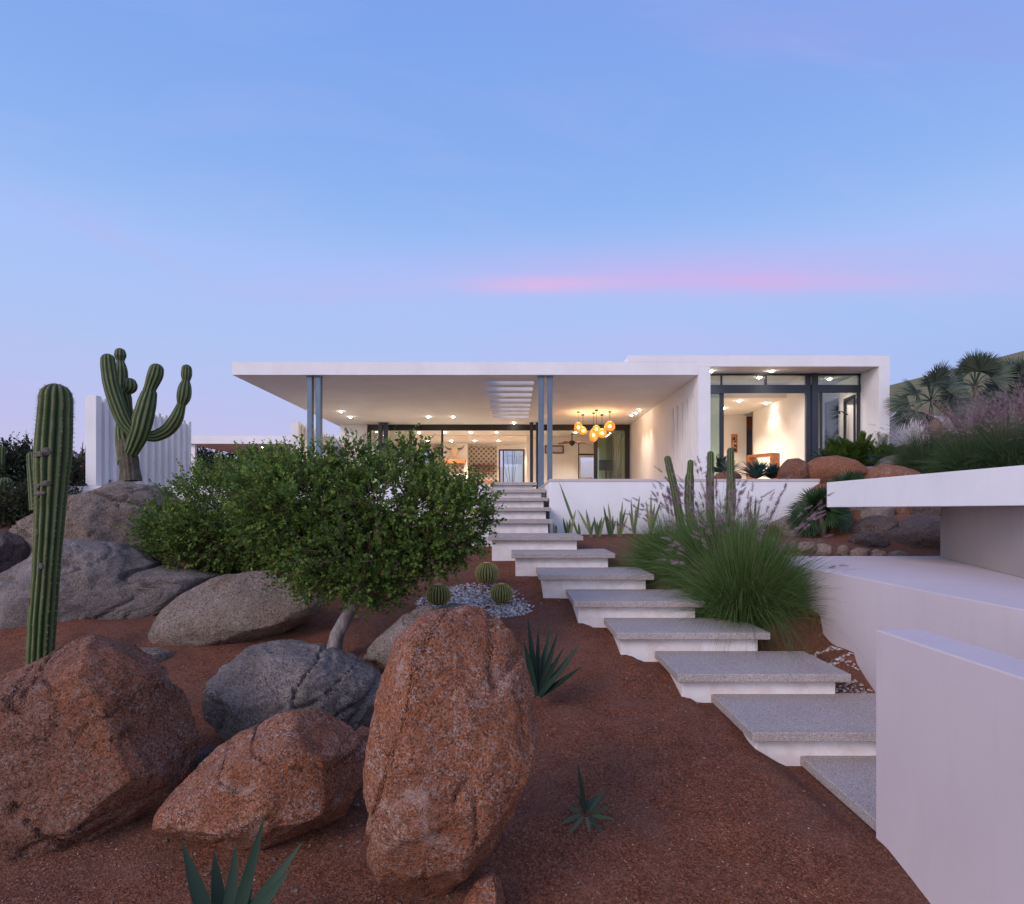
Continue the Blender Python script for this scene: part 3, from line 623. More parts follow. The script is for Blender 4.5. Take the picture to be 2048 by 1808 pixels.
# downlights (lamp disc + trim ring), with real lamps
EM = m_emit('lamp_warm', (1., .90, .76), 110)
WARM = (1., .875, .72)
def disc(mb, c, r, z, n=14, t=0):
    n0 = len(mb.v); mb.v += [(c[0]+r*math.cos(2*PI*k/n), c[1]+r*math.sin(2*PI*k/n), z) for k in range(n)]; mb.a += [t]*n; mb.f.append(tuple(range(n0+n-1, n0-1, -1)))
def spot(loc, energy, size=110, blend=.8, col=WARM, rad=.04, kind='SPOT', target=None):
    d = bpy.data.lights.new('downlight_lamp', kind); d.energy = energy; d.color = col; d.shadow_soft_size = rad
    if kind == 'SPOT': d.spot_size = math.radians(size); d.spot_blend = blend
    o = bpy.data.objects.new('downlight_lamp', d); C.objects.link(o); o.location = loc; return o
def downlight(px, py, z, E, r=.055, size=120):
    Y = F*z/(HY-py); x = (px-CX)*Y/F
    mb = MB(); mb.tube([(x, Y, z-.012), (x, Y, z-.001)], [r*1.35, r*1.45], 16); o = mb.build('downlight', m_white, H)
    mb = MB(); q = ico(2)[0]*np.array([r, r, .035]); q[:, 2] = np.minimum(q[:, 2], 0); mb.v = (q+np.array([x, Y, z-.0135])).tolist(); mb.f = ico(2)[1]; mb.a = [0.]*len(q); mb.build('bulb', EM, o, smooth=True)
    spot((x, Y, z-.06), E, size)
m_white = m_plain('white_trim', (.8,.78,.75), .5)
for px, py in ((682,822.4),(700.8,833),(856.6,833),(906,833),(1028,845)): downlight(px, py, 3.57, 190)
for px, py in ((1278.7,819),(1271,825),(1263.7,830)): downlight(px, py, 3.57, 110, .035, 70)
for px, py in ((838,864),(890,864),(941,864),(993,864),(1151,864)): downlight(px, py, 3.40, 300)
for px, py in ((855.6,881),(903,881),(949,881),(997,881),(1069,877)): downlight(px, py, 3.40, 300)
for px, py in ((1023,893.5),(1069,887)): downlight(px, py, 3.40, 170)
for px, py in ((1542.5,741),(1421.5,741)): downlight(px, py, 3.79, 30)
for px, py in ((1519,753.5),(1658.8,757)): downlight(px, py, 3.789, 60)
for px, py in ((1478,801),(1447.6,816),(1451,838)): downlight(px, py, 3.34, 320)
downlight(1532, 806, 3.34, 75)

# ---- pendants
def m_amber():
    t = NT('amber_glass'); co = t.coord((1, 1, .45)); n = t.noise(co, 16, 4, .7, 2.5)
    c = t.ramp(n, [(.38, (.26,.07,.012)), (.5, (.72,.30,.07)), (.62, (1.,.62,.25))])
    lw = t.new('ShaderNodeLayerWeight'); lw.inputs[0].default_value = .4
    st = t.math('MULTIPLY_ADD', t.math('SUBTRACT', 1., lw.outputs['Facing']), 0.75, .08)
    t.link(c, t.b.inputs['Emission Color']); t.link(st, t.b.inputs['Emission Strength'])
    t.link(c, t.b.inputs['Base Color']); t.b.inputs['Roughness'].default_value = .15
    tr = t.new('ShaderNodeBsdfTransparent'); tr.inputs[0].default_value = (1, .7, .35, 1)
    mx = t.new('ShaderNodeMixShader'); t.link(t.ramp(n, [(.40, (.1,.1,.1)), (.62, (.6,.6,.6))]), mx.inputs[0])
    t.link(t.b.outputs[0], mx.inputs[1]); t.link(tr.outputs[0], mx.inputs[2]); t.link(mx.outputs[0], t.out.inputs[0]); return t.m
AMBER = m_amber(); BULB = m_emit('bulb_hot', (1., .66, .32), 40)
PL = ['leftmost amber pendant, an egg-shaped globe','small amber pendant second from the left','longest egg-shaped amber pendant at the bottom of the cluster','small amber pendant above the longest one','amber pendant right of the longest one','round amber pendant at the far right of the cluster']
for k, (px, py, rx, rz, cy) in enumerate([(1156.6,854,8.6,10,823),(1166,861.5,7.6,8.2,828.8),(1187.3,870,9,14,825.4),(1192.8,858,7.6,7.8,819.9),(1204,866.5,9.3,9.6,828.8),(1219.6,852.6,10.8,10.5,822.7)]):
    Y = 3.57*F/(HY-cy); c = P(px, py, Y); s = Y/F; rx *= s; rz *= s
    e = empty('pendant_lamp', (c.x, c.y, c.z-rz), PL[k], 'pendant lamp', 'amber glass pendants hanging over the veranda')
    V, Fc = ico(4); mb = MB(); q = V.copy(); q[:, 0] *= rx; q[:, 1] *= rx; q[:, 2] *= rz
    q[:, :2] *= (1-.12*q[:, 2:3]/rz); mb.v = (q+np.array(c)).tolist(); mb.f = Fc; mb.a = [0.]*len(V); mb.build('lamp_shade', AMBER, e, smooth=True)
    mb = MB(); q = ico(2)[0]*.05; mb.v = (q+np.array(c)).tolist(); mb.f = ico(2)[1]; mb.a = [0.]*len(q); mb.build('bulb', BULB, e, smooth=True)
    mb = MB(); mb.tube([(c.x, c.y, c.z+rz*.9), (c.x, c.y, 3.55)], .007, 6); mb.build('cord', BLACKF, e)
    mb = MB(); mb.tube([(c.x, c.y, 3.53), (c.x, c.y, 3.568)], [.055, .06], 16); mb.tube([(c.x, c.y, c.z+rz*.95), (c.x, c.y, c.z+rz*1.12)], [.03, .02], 10); mb.build('ceiling_rose', BLACKF, e)
    spot((c.x, c.y, c.z+rz+.08), 11, kind='POINT', col=(1., .55, .22), rad=.12)
# ---- ceiling fan
c = P(1144, 886, 28.0); e = empty('ceiling_fan', (c.x, c.y, c.z-.12), 'dark ceiling fan with wooden blades inside the living room', 'fan')
mb = MB(); mb.tube([(c.x,c.y,c.z-.13),(c.x,c.y,c.z-.09),(c.x,c.y,c.z),(c.x,c.y,c.z+.08),(c.x,c.y,c.z+.12)], [.03,.07,.16,.13,.03], 16); mb.tube([(c.x,c.y,c.z+.1),(c.x,c.y,3.36),(c.x,c.y,3.399)], [.02,.02,.07], 10); mb.build('motor', BLACKF, e, smooth=True)
for k in range(5):
    a = 2*PI*k/5+.25; d = Vector((math.cos(a), math.sin(a), 0)); s = Vector((-d.y, d.x, .25)).normalized(); o = c+Vector((0,0,.0)); mb = MB()
    pts = [o+d*.14-s*.03, o+d*.3-s*.07, o+d*.64-s*.075, o+d*.66+s*.0, o+d*.64+s*.075, o+d*.3+s*.07, o+d*.14+s*.03]
    n = len(mb.v); mb.v = [tuple(p) for p in pts]+[tuple(p+Vector((0,0,.012))) for p in pts]; mb.a = [0.]*14
    mb.f = [tuple(reversed(range(7))), tuple(range(7, 14))]+[(i, (i+1) % 7, 7+(i+1) % 7, 7+i) for i in range(7)]; mb.build('blade', REDWOOD, e)
# ---- table, console, skull, painting, shower, TV, chairs
e = empty('dining_table', (-1.45, 29.6, .6), 'live-edge orange wooden table inside the living room', 'table')
mb = MB(); pl = []
for i in range(24):
    a = 2*PI*i/24; cx_ = math.copysign(abs(math.cos(a))**.5, math.cos(a)); sy_ = math.copysign(abs(math.sin(a))**.5, math.sin(a)); pl.append((-1.45+.78*cx_, 29.6+.42*sy_*(1+.06*math.sin(3*a))))
mb.prism(pl, 1.29, 1.37); mb.build('table_top', WOOD, e)
for dx in (-.5, .5): mb = MB(); mb.prism([(-1.45+dx-.06, 29.4), (-1.45+dx+.06, 29.4), (-1.45+dx+.06, 29.8), (-1.45+dx-.06, 29.8)], .6, 1.289); mb.build('leg', REDWOOD, e)
e = empty('console_table', (7.5, 18.5, .6), 'orange wooden waterfall console standing in the glazed wing', 'console table')
a, b = Vector((7.22, 19.0, 0)), Vector((7.62, 18.15, 0)); d = (b-a).normalized(); s = Vector((-d.y, d.x, 0))*.16
def obox(p, q, z0, z1): m = MB(); m.prism([tuple((p-s)[:2]), tuple((q-s)[:2]), tuple((q+s)[:2]), tuple((p+s)[:2])], z0, z1); return m
obox(a, b, 1.58, 1.66).build('table_top', WOOD, e); obox(a, a+d*.07, .6, 1.579).build('leg', WOOD, e); obox(b-d*.07, b, .6, 1.579).build('leg', WOOD, e)
def bone(): return m_plain('bone', (.78,.60,.38), .6)
BONE = bone(); c = P(909, 903, 31.6)
e = empty('cow_skull', c-Vector((0, 0, .3)), 'pale cattle skull with curved dark horns hung above the mantel', 'skull')
mb = MB(); q = ico(3)[0].copy(); q[:, 0] *= .17*(1+.35*q[:, 2]); q[:, 1] *= .08; q[:, 2] *= .30; mb.v = (q+np.array(c)).tolist(); mb.f = ico(3)[1]; mb.a = [0.]*len(q); mb.build('skull', BONE, e, smooth=True)
for s_ in (-1, 1):
    mb = MB(); mb.tube([c+Vector((s_*.12,0,.14)), c+Vector((s_*.28,0,.12)), c+Vector((s_*.40,0,.18)), c+Vector((s_*.50,0,.32))], [.035,.032,.024,.006], 8); mb.build('horn', m_dk if False else REDWOOD if False else BLACKF, e, smooth=True)
e = empty('painting', (7.6, 21.9, 1.9), 'small framed abstract painting on the inner wing wall', 'painting')
mb = MB(); mb.box(7.66, 7.86, 21.93, 21.998, 2.02, 2.66); mb.build('frame', WOOD, e)
def m_art():
    t = NT('abstract_art'); co = t.coord(); n = t.noise(co, 7, 3, .6, 1.5); return t.fin(t.ramp(n, [(.35,(.02,.02,.04)),(.48,(.5,.17,.04)),(.55,(.6,.5,.4)),(.65,(.1,.05,.04))], 'CONSTANT'), .5)
mb = MB(); mb.box(7.69, 7.83, 21.92, 21.929, 2.06, 2.62); mb.build('canvas', m_art(), e)
c = Vector((9.63, 18.0, 2.75)); e = empty('shower_head', c-Vector((0, 0, 1)), 'hand shower with hanging hose inside the wing', 'shower')
mb = MB(); mb.tube([c, c+Vector((-.1,0,.02)), c+Vector((-.18,0,.10)), c+Vector((-.24,0,.08))], .014, 8); mb.tube([c+Vector((-.24,0,.1)), c+Vector((-.26,0,.03))], [.02,.055], 12); mb.build('spray_head', BLACKF, e)
mb = MB(); mb.tube([c+Vector((-.12+.05*math.sin(k*.5),0,-.05-.1*k)) for k in range(8)], .009, 6); mb.build('hose', BLACKF, e)
e = empty('television', (3.95, 28.2, .6), 'flat dark television screen seen through the greenish glass panel', 'television')
mb = MB(); mb.box(3.62, 4.28, 26.55, 26.6, 1.68, 2.13); mb.build('screen', m_plain('black_screen', (.02,.014,.012), .15, .6), e, auto=.008); mb = MB(); mb.box(3.9,3.98,26.56,26.6,.6,1.679); mb.box(3.75,4.13,26.5,26.7,.59,.62); mb.build('stand', BLACKF, e)
def chair(x, y, rz, lab):
    e = empty('armchair', (x, y, .595), lab, 'chair', 'chairs in the living room'); m = m_plain('chair_fabric', (.30,.27,.25), .9)
    mb = MB(); mb.box(x-.3, x+.3, y-.3, y+.3, .95, 1.07); mb.build('seat', m, e, auto=.03)
    mb = MB(); mb.box(x-.3, x+.3, y+.24, y+.34, 1.071, 1.5); mb.build('backrest', m, e, auto=.03)
    for a in (-.26, .26):
        for b in (-.26, .26): mb = MB(); mb.tube([(x+a, y+b, .595), (x+a*.95, y+b*.95, .949)], .018, 8); mb.build('leg', BLACKF, e)
chair(3.3, 28.2, 0, 'grey armchair with low back inside beside the tall window opening')
# ---- outbuilding on the left
e = empty('outbuilding', (-11, 32, .3), 'low white flat-roofed outbuilding behind the tree', 'building')
mb = MB(); mb.box(-15.7, -7.9, 30.0, 37.0, 3.18, 3.56); mb.build('roof', W, e)
mb = MB(); mb.box(-10.2, -7.95, 36.0, 36.3, .0, 3.178); mb.build('wall', WP, e)
mb = MB(); mb.tube([(-12.65, 31.5, 3.165), (-12.65, 31.5, 3.179)], .09, 14); dlo = mb.build('downlight', m_white, e); mb = MB(); disc(mb, (-12.65, 31.5), .06, 3.163); mb.build('bulb', EM, dlo); spot((-12.65, 31.5, 3.12), 220)
mb = MB()
for x in (-15.5, -8.1): mb.box(x-.1, x+.1, 30.2, 30.4, -.6, 3.179)
mb.build('post', W, e)
# ---- fin walls
def finwall(x, y0, y1, ztop, z0, nf, label):
    e = empty('fin_wall', (x, y0, z0), label, 'wall')
    mb = MB(); mb.box(x-.27, x, y0, y0+.22, z0, ztop); mb.build('end_post', W, e, auto=.006)
    mb = MB(); mb.box(x-.2, x-.12, y0+.221, y1, z0, ztop-.06); mb.build('panel', W, e)
    for i in range(nf):
        y = lerp(y0+.35, y1-.14, i/(nf-1)); mb = MB(); mb.box(x-.119, x, y, y+.14, z0, ztop-.02); mb.build('fin', W, e)
finwall(-10.62, 15.9, 20.6, 2.92, .612, 13, 'white ribbed fin wall behind the branching cactus')
finwall(-7.56, 22.0, 27.2, 3.12, .595, 14, 'white ribbed fin wall standing left of the veranda columns')
# courtyard behind the back door
tag((lambda m: (m.box(.25, 1.6, 38.0, 38.3, -.6, 3.6), m.box(-3, .249, 38.05, 38.25, -.6, 2.6), m.box(1.3, 9, 38.35, 38.6, -.6, 3.0))[0] or m.build('courtyard_wall', W, origin=(0, 38, -.6)))(MB()), 'white courtyard wall seen through the back glass door', 'wall')
# ---- far right retaining wall and sloped hill wall
mb = MB(); mb.v = [tuple(P(1775,822,18.5)), tuple(P(1905,835,18.5)), tuple(P(2000,812,18.5)), tuple(P(2600,700,18.5))]; n = 4
V0 = mb.v[:]; mb.v = []; 
for (x, y, z) in V0: mb.v += [(x, y, -.2), (x, y, z), (x, y+.3, -.2), (x, y+.3, z)]
mb.a = [0.]*len(mb.v)
for i in range(3):
    a = 4*i; b = a+4; mb.f += [(a, b, b+1, a+1), (a+2, a+3, b+3, b+2), (a+1, b+1, b+3, a+3)]
mb.f += [(0, 1, 3, 2), (12, 14, 15, 13)]
tag(mb.build('retaining_wall', W, origin=(11, 18.5, 0)), 'lilac-grey retaining wall behind the silver fan palms', 'wall')
OL = m_stucco('olive_render', (.20, .205, .13), .06)
p0 = P(1700, 791, 24); p1 = P(2560, 570, 24); mb = MB()
for (x, y, z) in (p0, p1): mb.v += [(x, y, -.3), (x, y, z), (x, y+9, -.3), (x, y+9, z)]
mb.a = [0.]*8; mb.f = [(0,4,5,1),(2,3,7,6),(1,5,7,3),(0,1,3,2),(4,6,7,5)]
tag(mb.build('sloping_building', OL, origin=(14, 24, 0)), 'olive sloping wall of the neighbouring building on the hill', 'building')

# ================================================================== plants
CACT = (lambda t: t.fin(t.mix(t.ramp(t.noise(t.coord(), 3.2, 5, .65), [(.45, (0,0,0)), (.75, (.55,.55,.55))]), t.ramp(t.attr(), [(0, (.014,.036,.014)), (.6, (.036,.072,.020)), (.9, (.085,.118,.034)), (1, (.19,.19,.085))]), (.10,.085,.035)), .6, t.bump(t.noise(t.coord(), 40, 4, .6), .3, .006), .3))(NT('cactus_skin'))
CORK = (lambda t: t.fin(t.ramp(t.noise(t.coord((1,1,.3)), 22, 5, .7), [(.3, (.04,.033,.025)), (.7, (.17,.14,.095))]), .9, t.bump(t.noise(t.coord((1,1,.3)), 25, 4, .7), .8, .02)))(NT('corky_bark'))
SCAR = m_plain('cactus_scar', (.13,.11,.10), .9, .2, 0, 40, .6, .5)
SPINE = m_plain('spine', (.34,.29,.17), .7)
YSPINE = m_plain('golden_spine', (.42,.33,.10), .7)
def catmull(pts, rad, n):
    P_ = [Vector(p) for p in pts]; m = len(P_); out = []; ro = []
    for i in range(n+1):
        u = i/n*(m-1); k = min(int(u), m-2); t = u-k
        a = P_[max(k-1, 0)]; b = P_[k]; c = P_[k+1]; d = P_[min(k+2, m-1)]
        out.append(.5*((2*b)+(c-a)*t+(2*a-5*b+4*c-d)*t*t+(3*b-a-3*c+d)*t**3))
        ra = rad[max(k-1, 0)]; rb = rad[k]; rc = rad[k+1]; rd = rad[min(k+2, m-1)]
        ro.append(max(.001, .5*((2*rb)+(rc-ra)*t+(2*ra-5*rb+4*rc-rd)*t*t+(3*rb-ra-3*rc+rd)*t**3)))
    return out, ro
def cactus_stem(mb, pts, rad, ribs=12, depth=.16, n=60, spines=None, sp_len=.02, phase=0., wob=.007, tip=True, sp_step=2):
    C_, R_ = catmull(pts, rad, n)
    if tip:
        L = 0
        # rounded tip
        d = (C_[-1]-C_[-2]).normalized(); r0 = R_[-1]; base = C_[-1]
        for k in range(1, 8):
            a = k/7*PI/2; C_.append(base+d*r0*.95*math.sin(a)); R_.append(max(.002, r0*math.cos(a)))
    sub = 6; seg = ribs*sub; n0 = len(mb.v); up = None; N = len(C_)
    for i, p in enumerate(C_):
        d = (C_[min(i+1, N-1)]-C_[max(i-1, 0)]).normalized()
        if up is None: up = Vector((0, -1, 0)); 
        up = (up-d*up.dot(d)).normalized(); w = d.cross(up)
        wv = 1+wob*3*noise.noise(Vector((p.x*3, p.y*3, p.z*5)))
        for k in range(seg):
            a = 2*PI*k/seg+phase; ph = (k % sub)/sub; cr = abs(math.cos(PI*ph))**.8*2-1   # 1 crest -1 valley
            prof = (1-depth)+depth*(.5+.5*cr)
            r = R_[i]*prof*wv; q = p+(up*math.cos(a)+w*math.sin(a))*r
            q += Vector((noise.noise(q*7), noise.noise(q*7+Vector((5,5,5))), 0))*wob*R_[i]*3
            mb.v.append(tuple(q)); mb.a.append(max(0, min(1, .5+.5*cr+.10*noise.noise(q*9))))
            if spines is not None and k % sub == 0 and i % sp_step == 0 and R_[i] > .01:
                o = q; out = (up*math.cos(a)+w*math.sin(a))
                for _ in range(3):
                    dd = (out+Vector((random.gauss(0,.6), random.gauss(0,.6), random.gauss(0,.6)))).normalized()*sp_len*random.uniform(.6, 1.3)
                    s = dd.orthogonal().normalized()*sp_len*.05; m = len(spines.v)
                    spines.v += [tuple(o-s), tuple(o+s), tuple(o+dd)]; spines.a += [0]*3; spines.f.append((m, m+1, m+2))
    for i in range(N-1):
        for k in range(seg):
            a = n0+i*seg+k; b = n0+i*seg+(k+1) % seg; mb.f.append((a, b, b+seg, a+seg))
    mb.f.append(tuple(n0+(N-1)*seg+k for k in range(seg)))
def cactus(name, label, base, stems, Y, spl=.02, group=None, bark=None, cat='cactus', mat=None, sp_step=2):
    """stems: (list of (px,py,dY), radii px, ribs)"""
    b = P(*base, Y); e = empty(name, b, label, cat, group); s = Y/F
    for k, (pts, rad, ribs, dep) in enumerate(stems):
        pp = [P(q[0], q[1], Y+(q[2] if len(q) > 2 else 0)) for q in pts]; mb = MB(); sp = MB()
        cactus_stem(mb, pp, [r*s for r in rad], ribs, dep, 14*len(pts), sp, spl, phase=k*.7, sp_step=sp_step)
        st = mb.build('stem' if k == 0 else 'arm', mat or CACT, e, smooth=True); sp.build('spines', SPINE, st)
    if bark:
        pp = [P(q[0], q[1], Y) for q in bark[0]]; mb = MB(); cactus_stem(mb, pp, [r*s for r in bark[1]], 14, .08, 24, None, tip=False); mb.build('corky_base', CORK, e, smooth=True)
    return e
# tall single cactus on the left
Yc = 6.2
tc = cactus('column_cactus', 'tall thick ribbed cactus standing alone at the left edge of the photo', (80, 1330), [([(79,1350),(84,1260),(92,1150),(98,1060),(103,980),(107,900),(111,830),(112,795)], [22.5,24,24,25.5,28,32.5,30,29], 13, .27)], Yc, .03)
for (x, y, w, h) in ((92,914,9,4),(103,911,8,6),(115,905,9,7),(96,973,8,5),(112,968,7,6),(94,989,9,5),(104,987,7,4),(70,1200,4,7),(100,1130,4,6),(92,1065,3,7)):
    pc = np.interp(y, [795,830,900,980,1060,1150,1260], [112,111,107,103,98,92,84]); pr = np.interp(y, [795,830,900,980,1060,1150,1260], [29,30,32.5,28,25.5,24,24])*.93
    q = ico(3)[0]; mb = MB(); s_ = Yc/F; out = []; R0 = pr*s_; cc = P(pc, y, Yc)
    for v in q:
        n = 1+.6*noise.noise(Vector(v)*2.5+Vector((x, y, 0))); dx = (x-pc)*s_+v[0]*w*s_*n; rr = R0+.004+v[1]*-.010*n
        dx = max(-rr*.97, min(rr*.97, dx)); out.append((cc.x+dx, cc.y-math.sqrt(max(0, rr*rr-dx*dx)), cc.z+v[2]*h*s_*n))
    mb.v = out; mb.f = ico(3)[1]; mb.a = [0.]*len(out); mb.build('scar', SCAR, tc, smooth=True)
# candelabra cactus on the high boulder
cactus('branching_cactus', 'many-armed ribbed cactus growing on top of the high boulder', (260, 957), [
 ([(256,925),(252,900,.1),(246,870,.15),(243,845,.2)], [19,18,15,10], 11, .18),
 ([(262,905,-.1),(278,868,-.15),(288,830,-.15),(298,790,-.1),(300,778,-.1),(310,752,-.1),(313,740,-.1)], [13,18,19,15,11.5,14.5,13.5], 11, .2),
 ([(290,873,-.1),(310,872,0),(335,860,.05),(352,838,.05),(362,812,.05)], [8,12,13,13,9], 10, .2),
 ([(362,812,.05),(367,795,.05),(370,775,.05),(372,762,.05)], [7,13,12,7.5], 10, .2),
 ([(372,762,.05),(373,750,.05),(373.5,738,.05)], [7,10,9.5], 10, .2),
 ([(268,868,-.2),(250,845,-.22),(236,812,-.25),(224,775,-.25),(218,740,-.25),(216,720,-.25)], [10,14,14.5,14.5,14,13], 11, .2),
 ([(255,860,.2),(247,820,.25),(243,780,.25),(243,745,.25),(241,722,.25)], [10,11,12,12,7], 10, .2),
 ([(241,722,.25),(240.5,712,.25),(240.5,706,.25)], [7,11,10.5], 10, .2),
 ([(258,845,0),(256,815,0),(252,795,0),(250,785,0)], [8,8,10,8], 9, .2),
 ([(252,786,0),(260,775,-.02),(260,768,-.02)], [7,13,12.5], 10, .2)], 10.45, .012, bark=([(262,962),(260,940),(257,918),(250,880)], [21,18,18,13]), sp_step=3)
cactus('column_cactus', 'brownish narrow ribbed cactus behind the tall single cactus', (68,1010), [([(72,1020),(70,980),(66,940),(64,912)], [11,11,10,9], 9, .22)], 9.5, .014)
cactus('column_cactus', 'small dark cactus tip rising above the bushes at the far left edge', (3,935), [([(2,960),(3,925),(4,898)], [7,7,6], 8, .2)], 15, .012)
cactus('barrel_cactus', 'round green barrel cactus half hidden in bushes at the left edge', (10,985), [([(11,1000),(11,975),(11,967)], [10,13,13], 12, .22)], 11.6, .014)
gc = 'four column cacti in front of the terrace wall'
for pts, rad, lb in (([(1372,1100),(1360,1040),(1349,980),(1341,945),(1335,918)], [8,8.5,8,7.5,7], 'leaning column cactus, leftmost of the four behind the fountain grass'),
  ([(1385,1100),(1381,1040),(1378,1000),(1379,958),(1380,945),(1381,925)], [9,9,9.5,9,6.5,6], 'stepped shorter column cactus, second from the left of the four'),
  ([(1424,1100),(1421,1040),(1420,980),(1421,930),(1421,908)], [8,8.5,8,7,6.5], 'slim upright column cactus, third from the left of the four'),
  ([(1458,1100),(1460,1040),(1462,985),(1461,935),(1461,902)], [9,10,9.5,7.5,7], 'tallest thickest column cactus, rightmost of the four')):
    cactus('column_cactus', lb, pts[0], [(pts, rad, 9, .13)], 10.4, .010, gc, sp_step=4)
# barrel cacti
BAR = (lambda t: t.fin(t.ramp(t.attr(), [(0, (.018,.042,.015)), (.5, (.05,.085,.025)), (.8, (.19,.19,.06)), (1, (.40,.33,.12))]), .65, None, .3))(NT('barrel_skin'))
def barrel(px, py, r, Y, lb):
    c = P(px, py, Y); R = r*Y/F; e = empty('barrel_cactus', c-Vector((0, 0, R)), lb, 'cactus', 'golden barrel cacti on the white pebbles')
    mb = MB(); sp = MB(); ribs = 22; sub = 6; seg = ribs*sub; M = 36
    for i in range(M+1):
        ph = -PI/2+PI*i/M
        for k in range(seg):
            a = 2*PI*k/seg; cr = .5+.5*(abs(math.cos(PI*(k % sub)/sub))*2-1); rr = R*(.86+.14*cr*max(.15, math.cos(ph)))
            z = math.sin(ph); rad = math.cos(ph)**.85 if math.cos(ph) > 1e-6 else 0
            if z > .93: rr *= 1-.05
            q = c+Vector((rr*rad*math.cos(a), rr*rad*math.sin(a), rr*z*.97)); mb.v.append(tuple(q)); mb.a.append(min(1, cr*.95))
            if k % sub == 0 and i > 8:
                o = (q-c).normalized(); nn = 3 if z < .85 else 6
                for _ in range(nn):
                    dd = (o+Vector((random.gauss(0,.55), random.gauss(0,.55), random.gauss(0,.55)))).normalized()*R*.16; s = dd.orthogonal().normalized()*R*.010; m = len(sp.v)
                    sp.v += [tuple(q-s), tuple(q+s), tuple(q+dd)]; sp.a += [0]*3; sp.f.append((m, m+1, m+2))
    for i in range(M):
        for k in range(seg): a = i*seg+k; b = i*seg+(k+1) % seg; mb.f.append((a, b, b+seg, a+seg))
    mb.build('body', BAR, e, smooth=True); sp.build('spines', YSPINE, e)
    mb = MB(); q = ico(3)[0].copy(); q = q*np.array([R*.34, R*.34, R*.09])*(1+rng.normal(0, .05, (len(q), 1))); mb.v = (q+np.array([c.x, c.y, c.z+R*.90])).tolist(); mb.f = ico(3)[1]; mb.a = [0.]*len(q); mb.build('woolly_crown', YSPINE, e)
barrel(974, 1146, 22.5, 8.6, 'golden barrel cactus farthest back on the white pebbles')
barrel(1003, 1187, 21.5, 7.95, 'golden barrel cactus in the middle of the pebble bed')
barrel(877, 1190, 23.5, 7.6, 'golden barrel cactus partly under the tree foliage')

# agaves / rosettes
AG = m_leaf('agave_leaf', (.006,.016,.012), (.012,.032,.022), (.028,.058,.036), .06, .5, .22)
AGB = m_leaf('blue_agave_leaf', (.03,.07,.065), (.055,.12,.10), (.10,.18,.15), .1, .5, .35)
AGD = m_leaf('dull_agave_leaf', (.02,.038,.02), (.045,.075,.038), (.12,.14,.07), .1, .5, .3)
wag = lambda u: (.62+.38*math.sin(min(1, u*1.7)*PI/2))*(1-u**2.6)
def agave_px(label, base, tips, Y, w, mat, extra=8, group=None):
    b = P(*base, Y); e = empty('agave', b, label, 'agave', group); mb = MB()
    for (x, y, dy) in tips:
        t = P(x, y, Y+dy); d = (t-b).normalized(); o = b+Vector((d.x, d.y, 0))*.04
        mb.leaf(o, t, w*random.uniform(.85, 1.1), Vector((-d.x*.3, -d.y*.3-.8, .6)), random.random(), 9, random.uniform(-.03, .05), .45, wag)
    L = sum((P(x, y, Y)-b).length for x, y, _ in tips)/len(tips)
    for k in range(extra):
        a = PI*random.uniform(.1, .9); d = Vector((math.cos(a)*.7, math.sin(a)*.6, random.uniform(.3, 1))).normalized()
        mb.leaf(b+d*.03, b+d*L*random.uniform(.5, .8), w, Vector((0, 0, 1)), random.random(), 7, .03, .45, wag)
    mb.build('leaves', mat, e, smooth=True); return e
agave_px('dark green agave growing behind the upright orange boulder', (1074,1392), [(1056,1236,0),(1077,1253,.1),(1104,1245,.15),(1117,1262,0),(1128,1294,-.1),(1161,1286,.1),(1141,1324,-.15),(1163,1333,-.2),(1047,1278,-.1),(1090,1290,.2),(1040,1300,.1)], 5.35, .062, AG, 6)
agave_px('dark green agave with long leaves cut by the bottom edge', (450,1915), [(364,1682,.05),(428,1700,.15),(473,1687,.1),(530,1630,0),(607,1682,-.05),(584,1736,-.12),(505,1775,.2),(400,1790,.2),(545,1800,.1)], 2.75, .078, AG, 3)
agave_px('small young agave alone on the red soil', (1172,1628), [(1155,1527,.02),(1211,1578,.1),(1224,1610,-.05),(1229,1638,-.12),(1207,1670,-.2),(1180,1668,-.2),(1136,1616,.05),(1138,1668,-.2),(1120,1648,-.05),(1190,1590,.15),(1165,1580,.1)], 3.8, .032, AGD, 3)
def rosette(c, R, n, w, mat, label, name='agave', group=None, up=.25, curve=.08, cat='agave', seg=6):
    e = empty(name, c, label, cat, group); mb = MB()
    for k in range(n):
        u = k/n; a = k*2.39996; el = lerp(.12, 1.45, u**.9)+random.uniform(-.08, .08)
        d = Vector((math.cos(a)*math.cos(el), math.sin(a)*math.cos(el), math.sin(el)+up*.2)).normalized(); L = R*random.uniform(.8, 1.05)*(1-.3*u)
        mb.leaf(c+d*.02, c+d*L, w, Vector((-d.x, -d.y, 1.5)), random.random()**1.3, seg, curve*random.uniform(.3, 1.2), .4, wag)
    mb.build('leaves', mat, e, smooth=True); return e
ga = 'blue agaves planted in front of the glazed wing'
rosette(P(1512, 958, 13.6), 0.61, 70, 0.083, AGB, 'large blue-green agave in front of the console table', group=ga)
rosette(P(1545, 958, 13.9), 0.52, 60, 0.075, AGB, 'blue-green agave touching the half black rock', group=ga)
rosette(P(1456, 950, 13.9), 0.49, 50, 0.053, AGB, 'spiky blue-green agave beside the white pillar', group=ga)
rosette(P(1649, 924, 15.0), 0.49, 50, 0.068, AGB, 'blue-green agave peeking above the smooth orange boulder', group=ga)
rosette(P(1745, 935, 14.2), 0.52, 60, 0.075, AGB, 'blue-green agave in shade under the cycad shrub', group=ga)
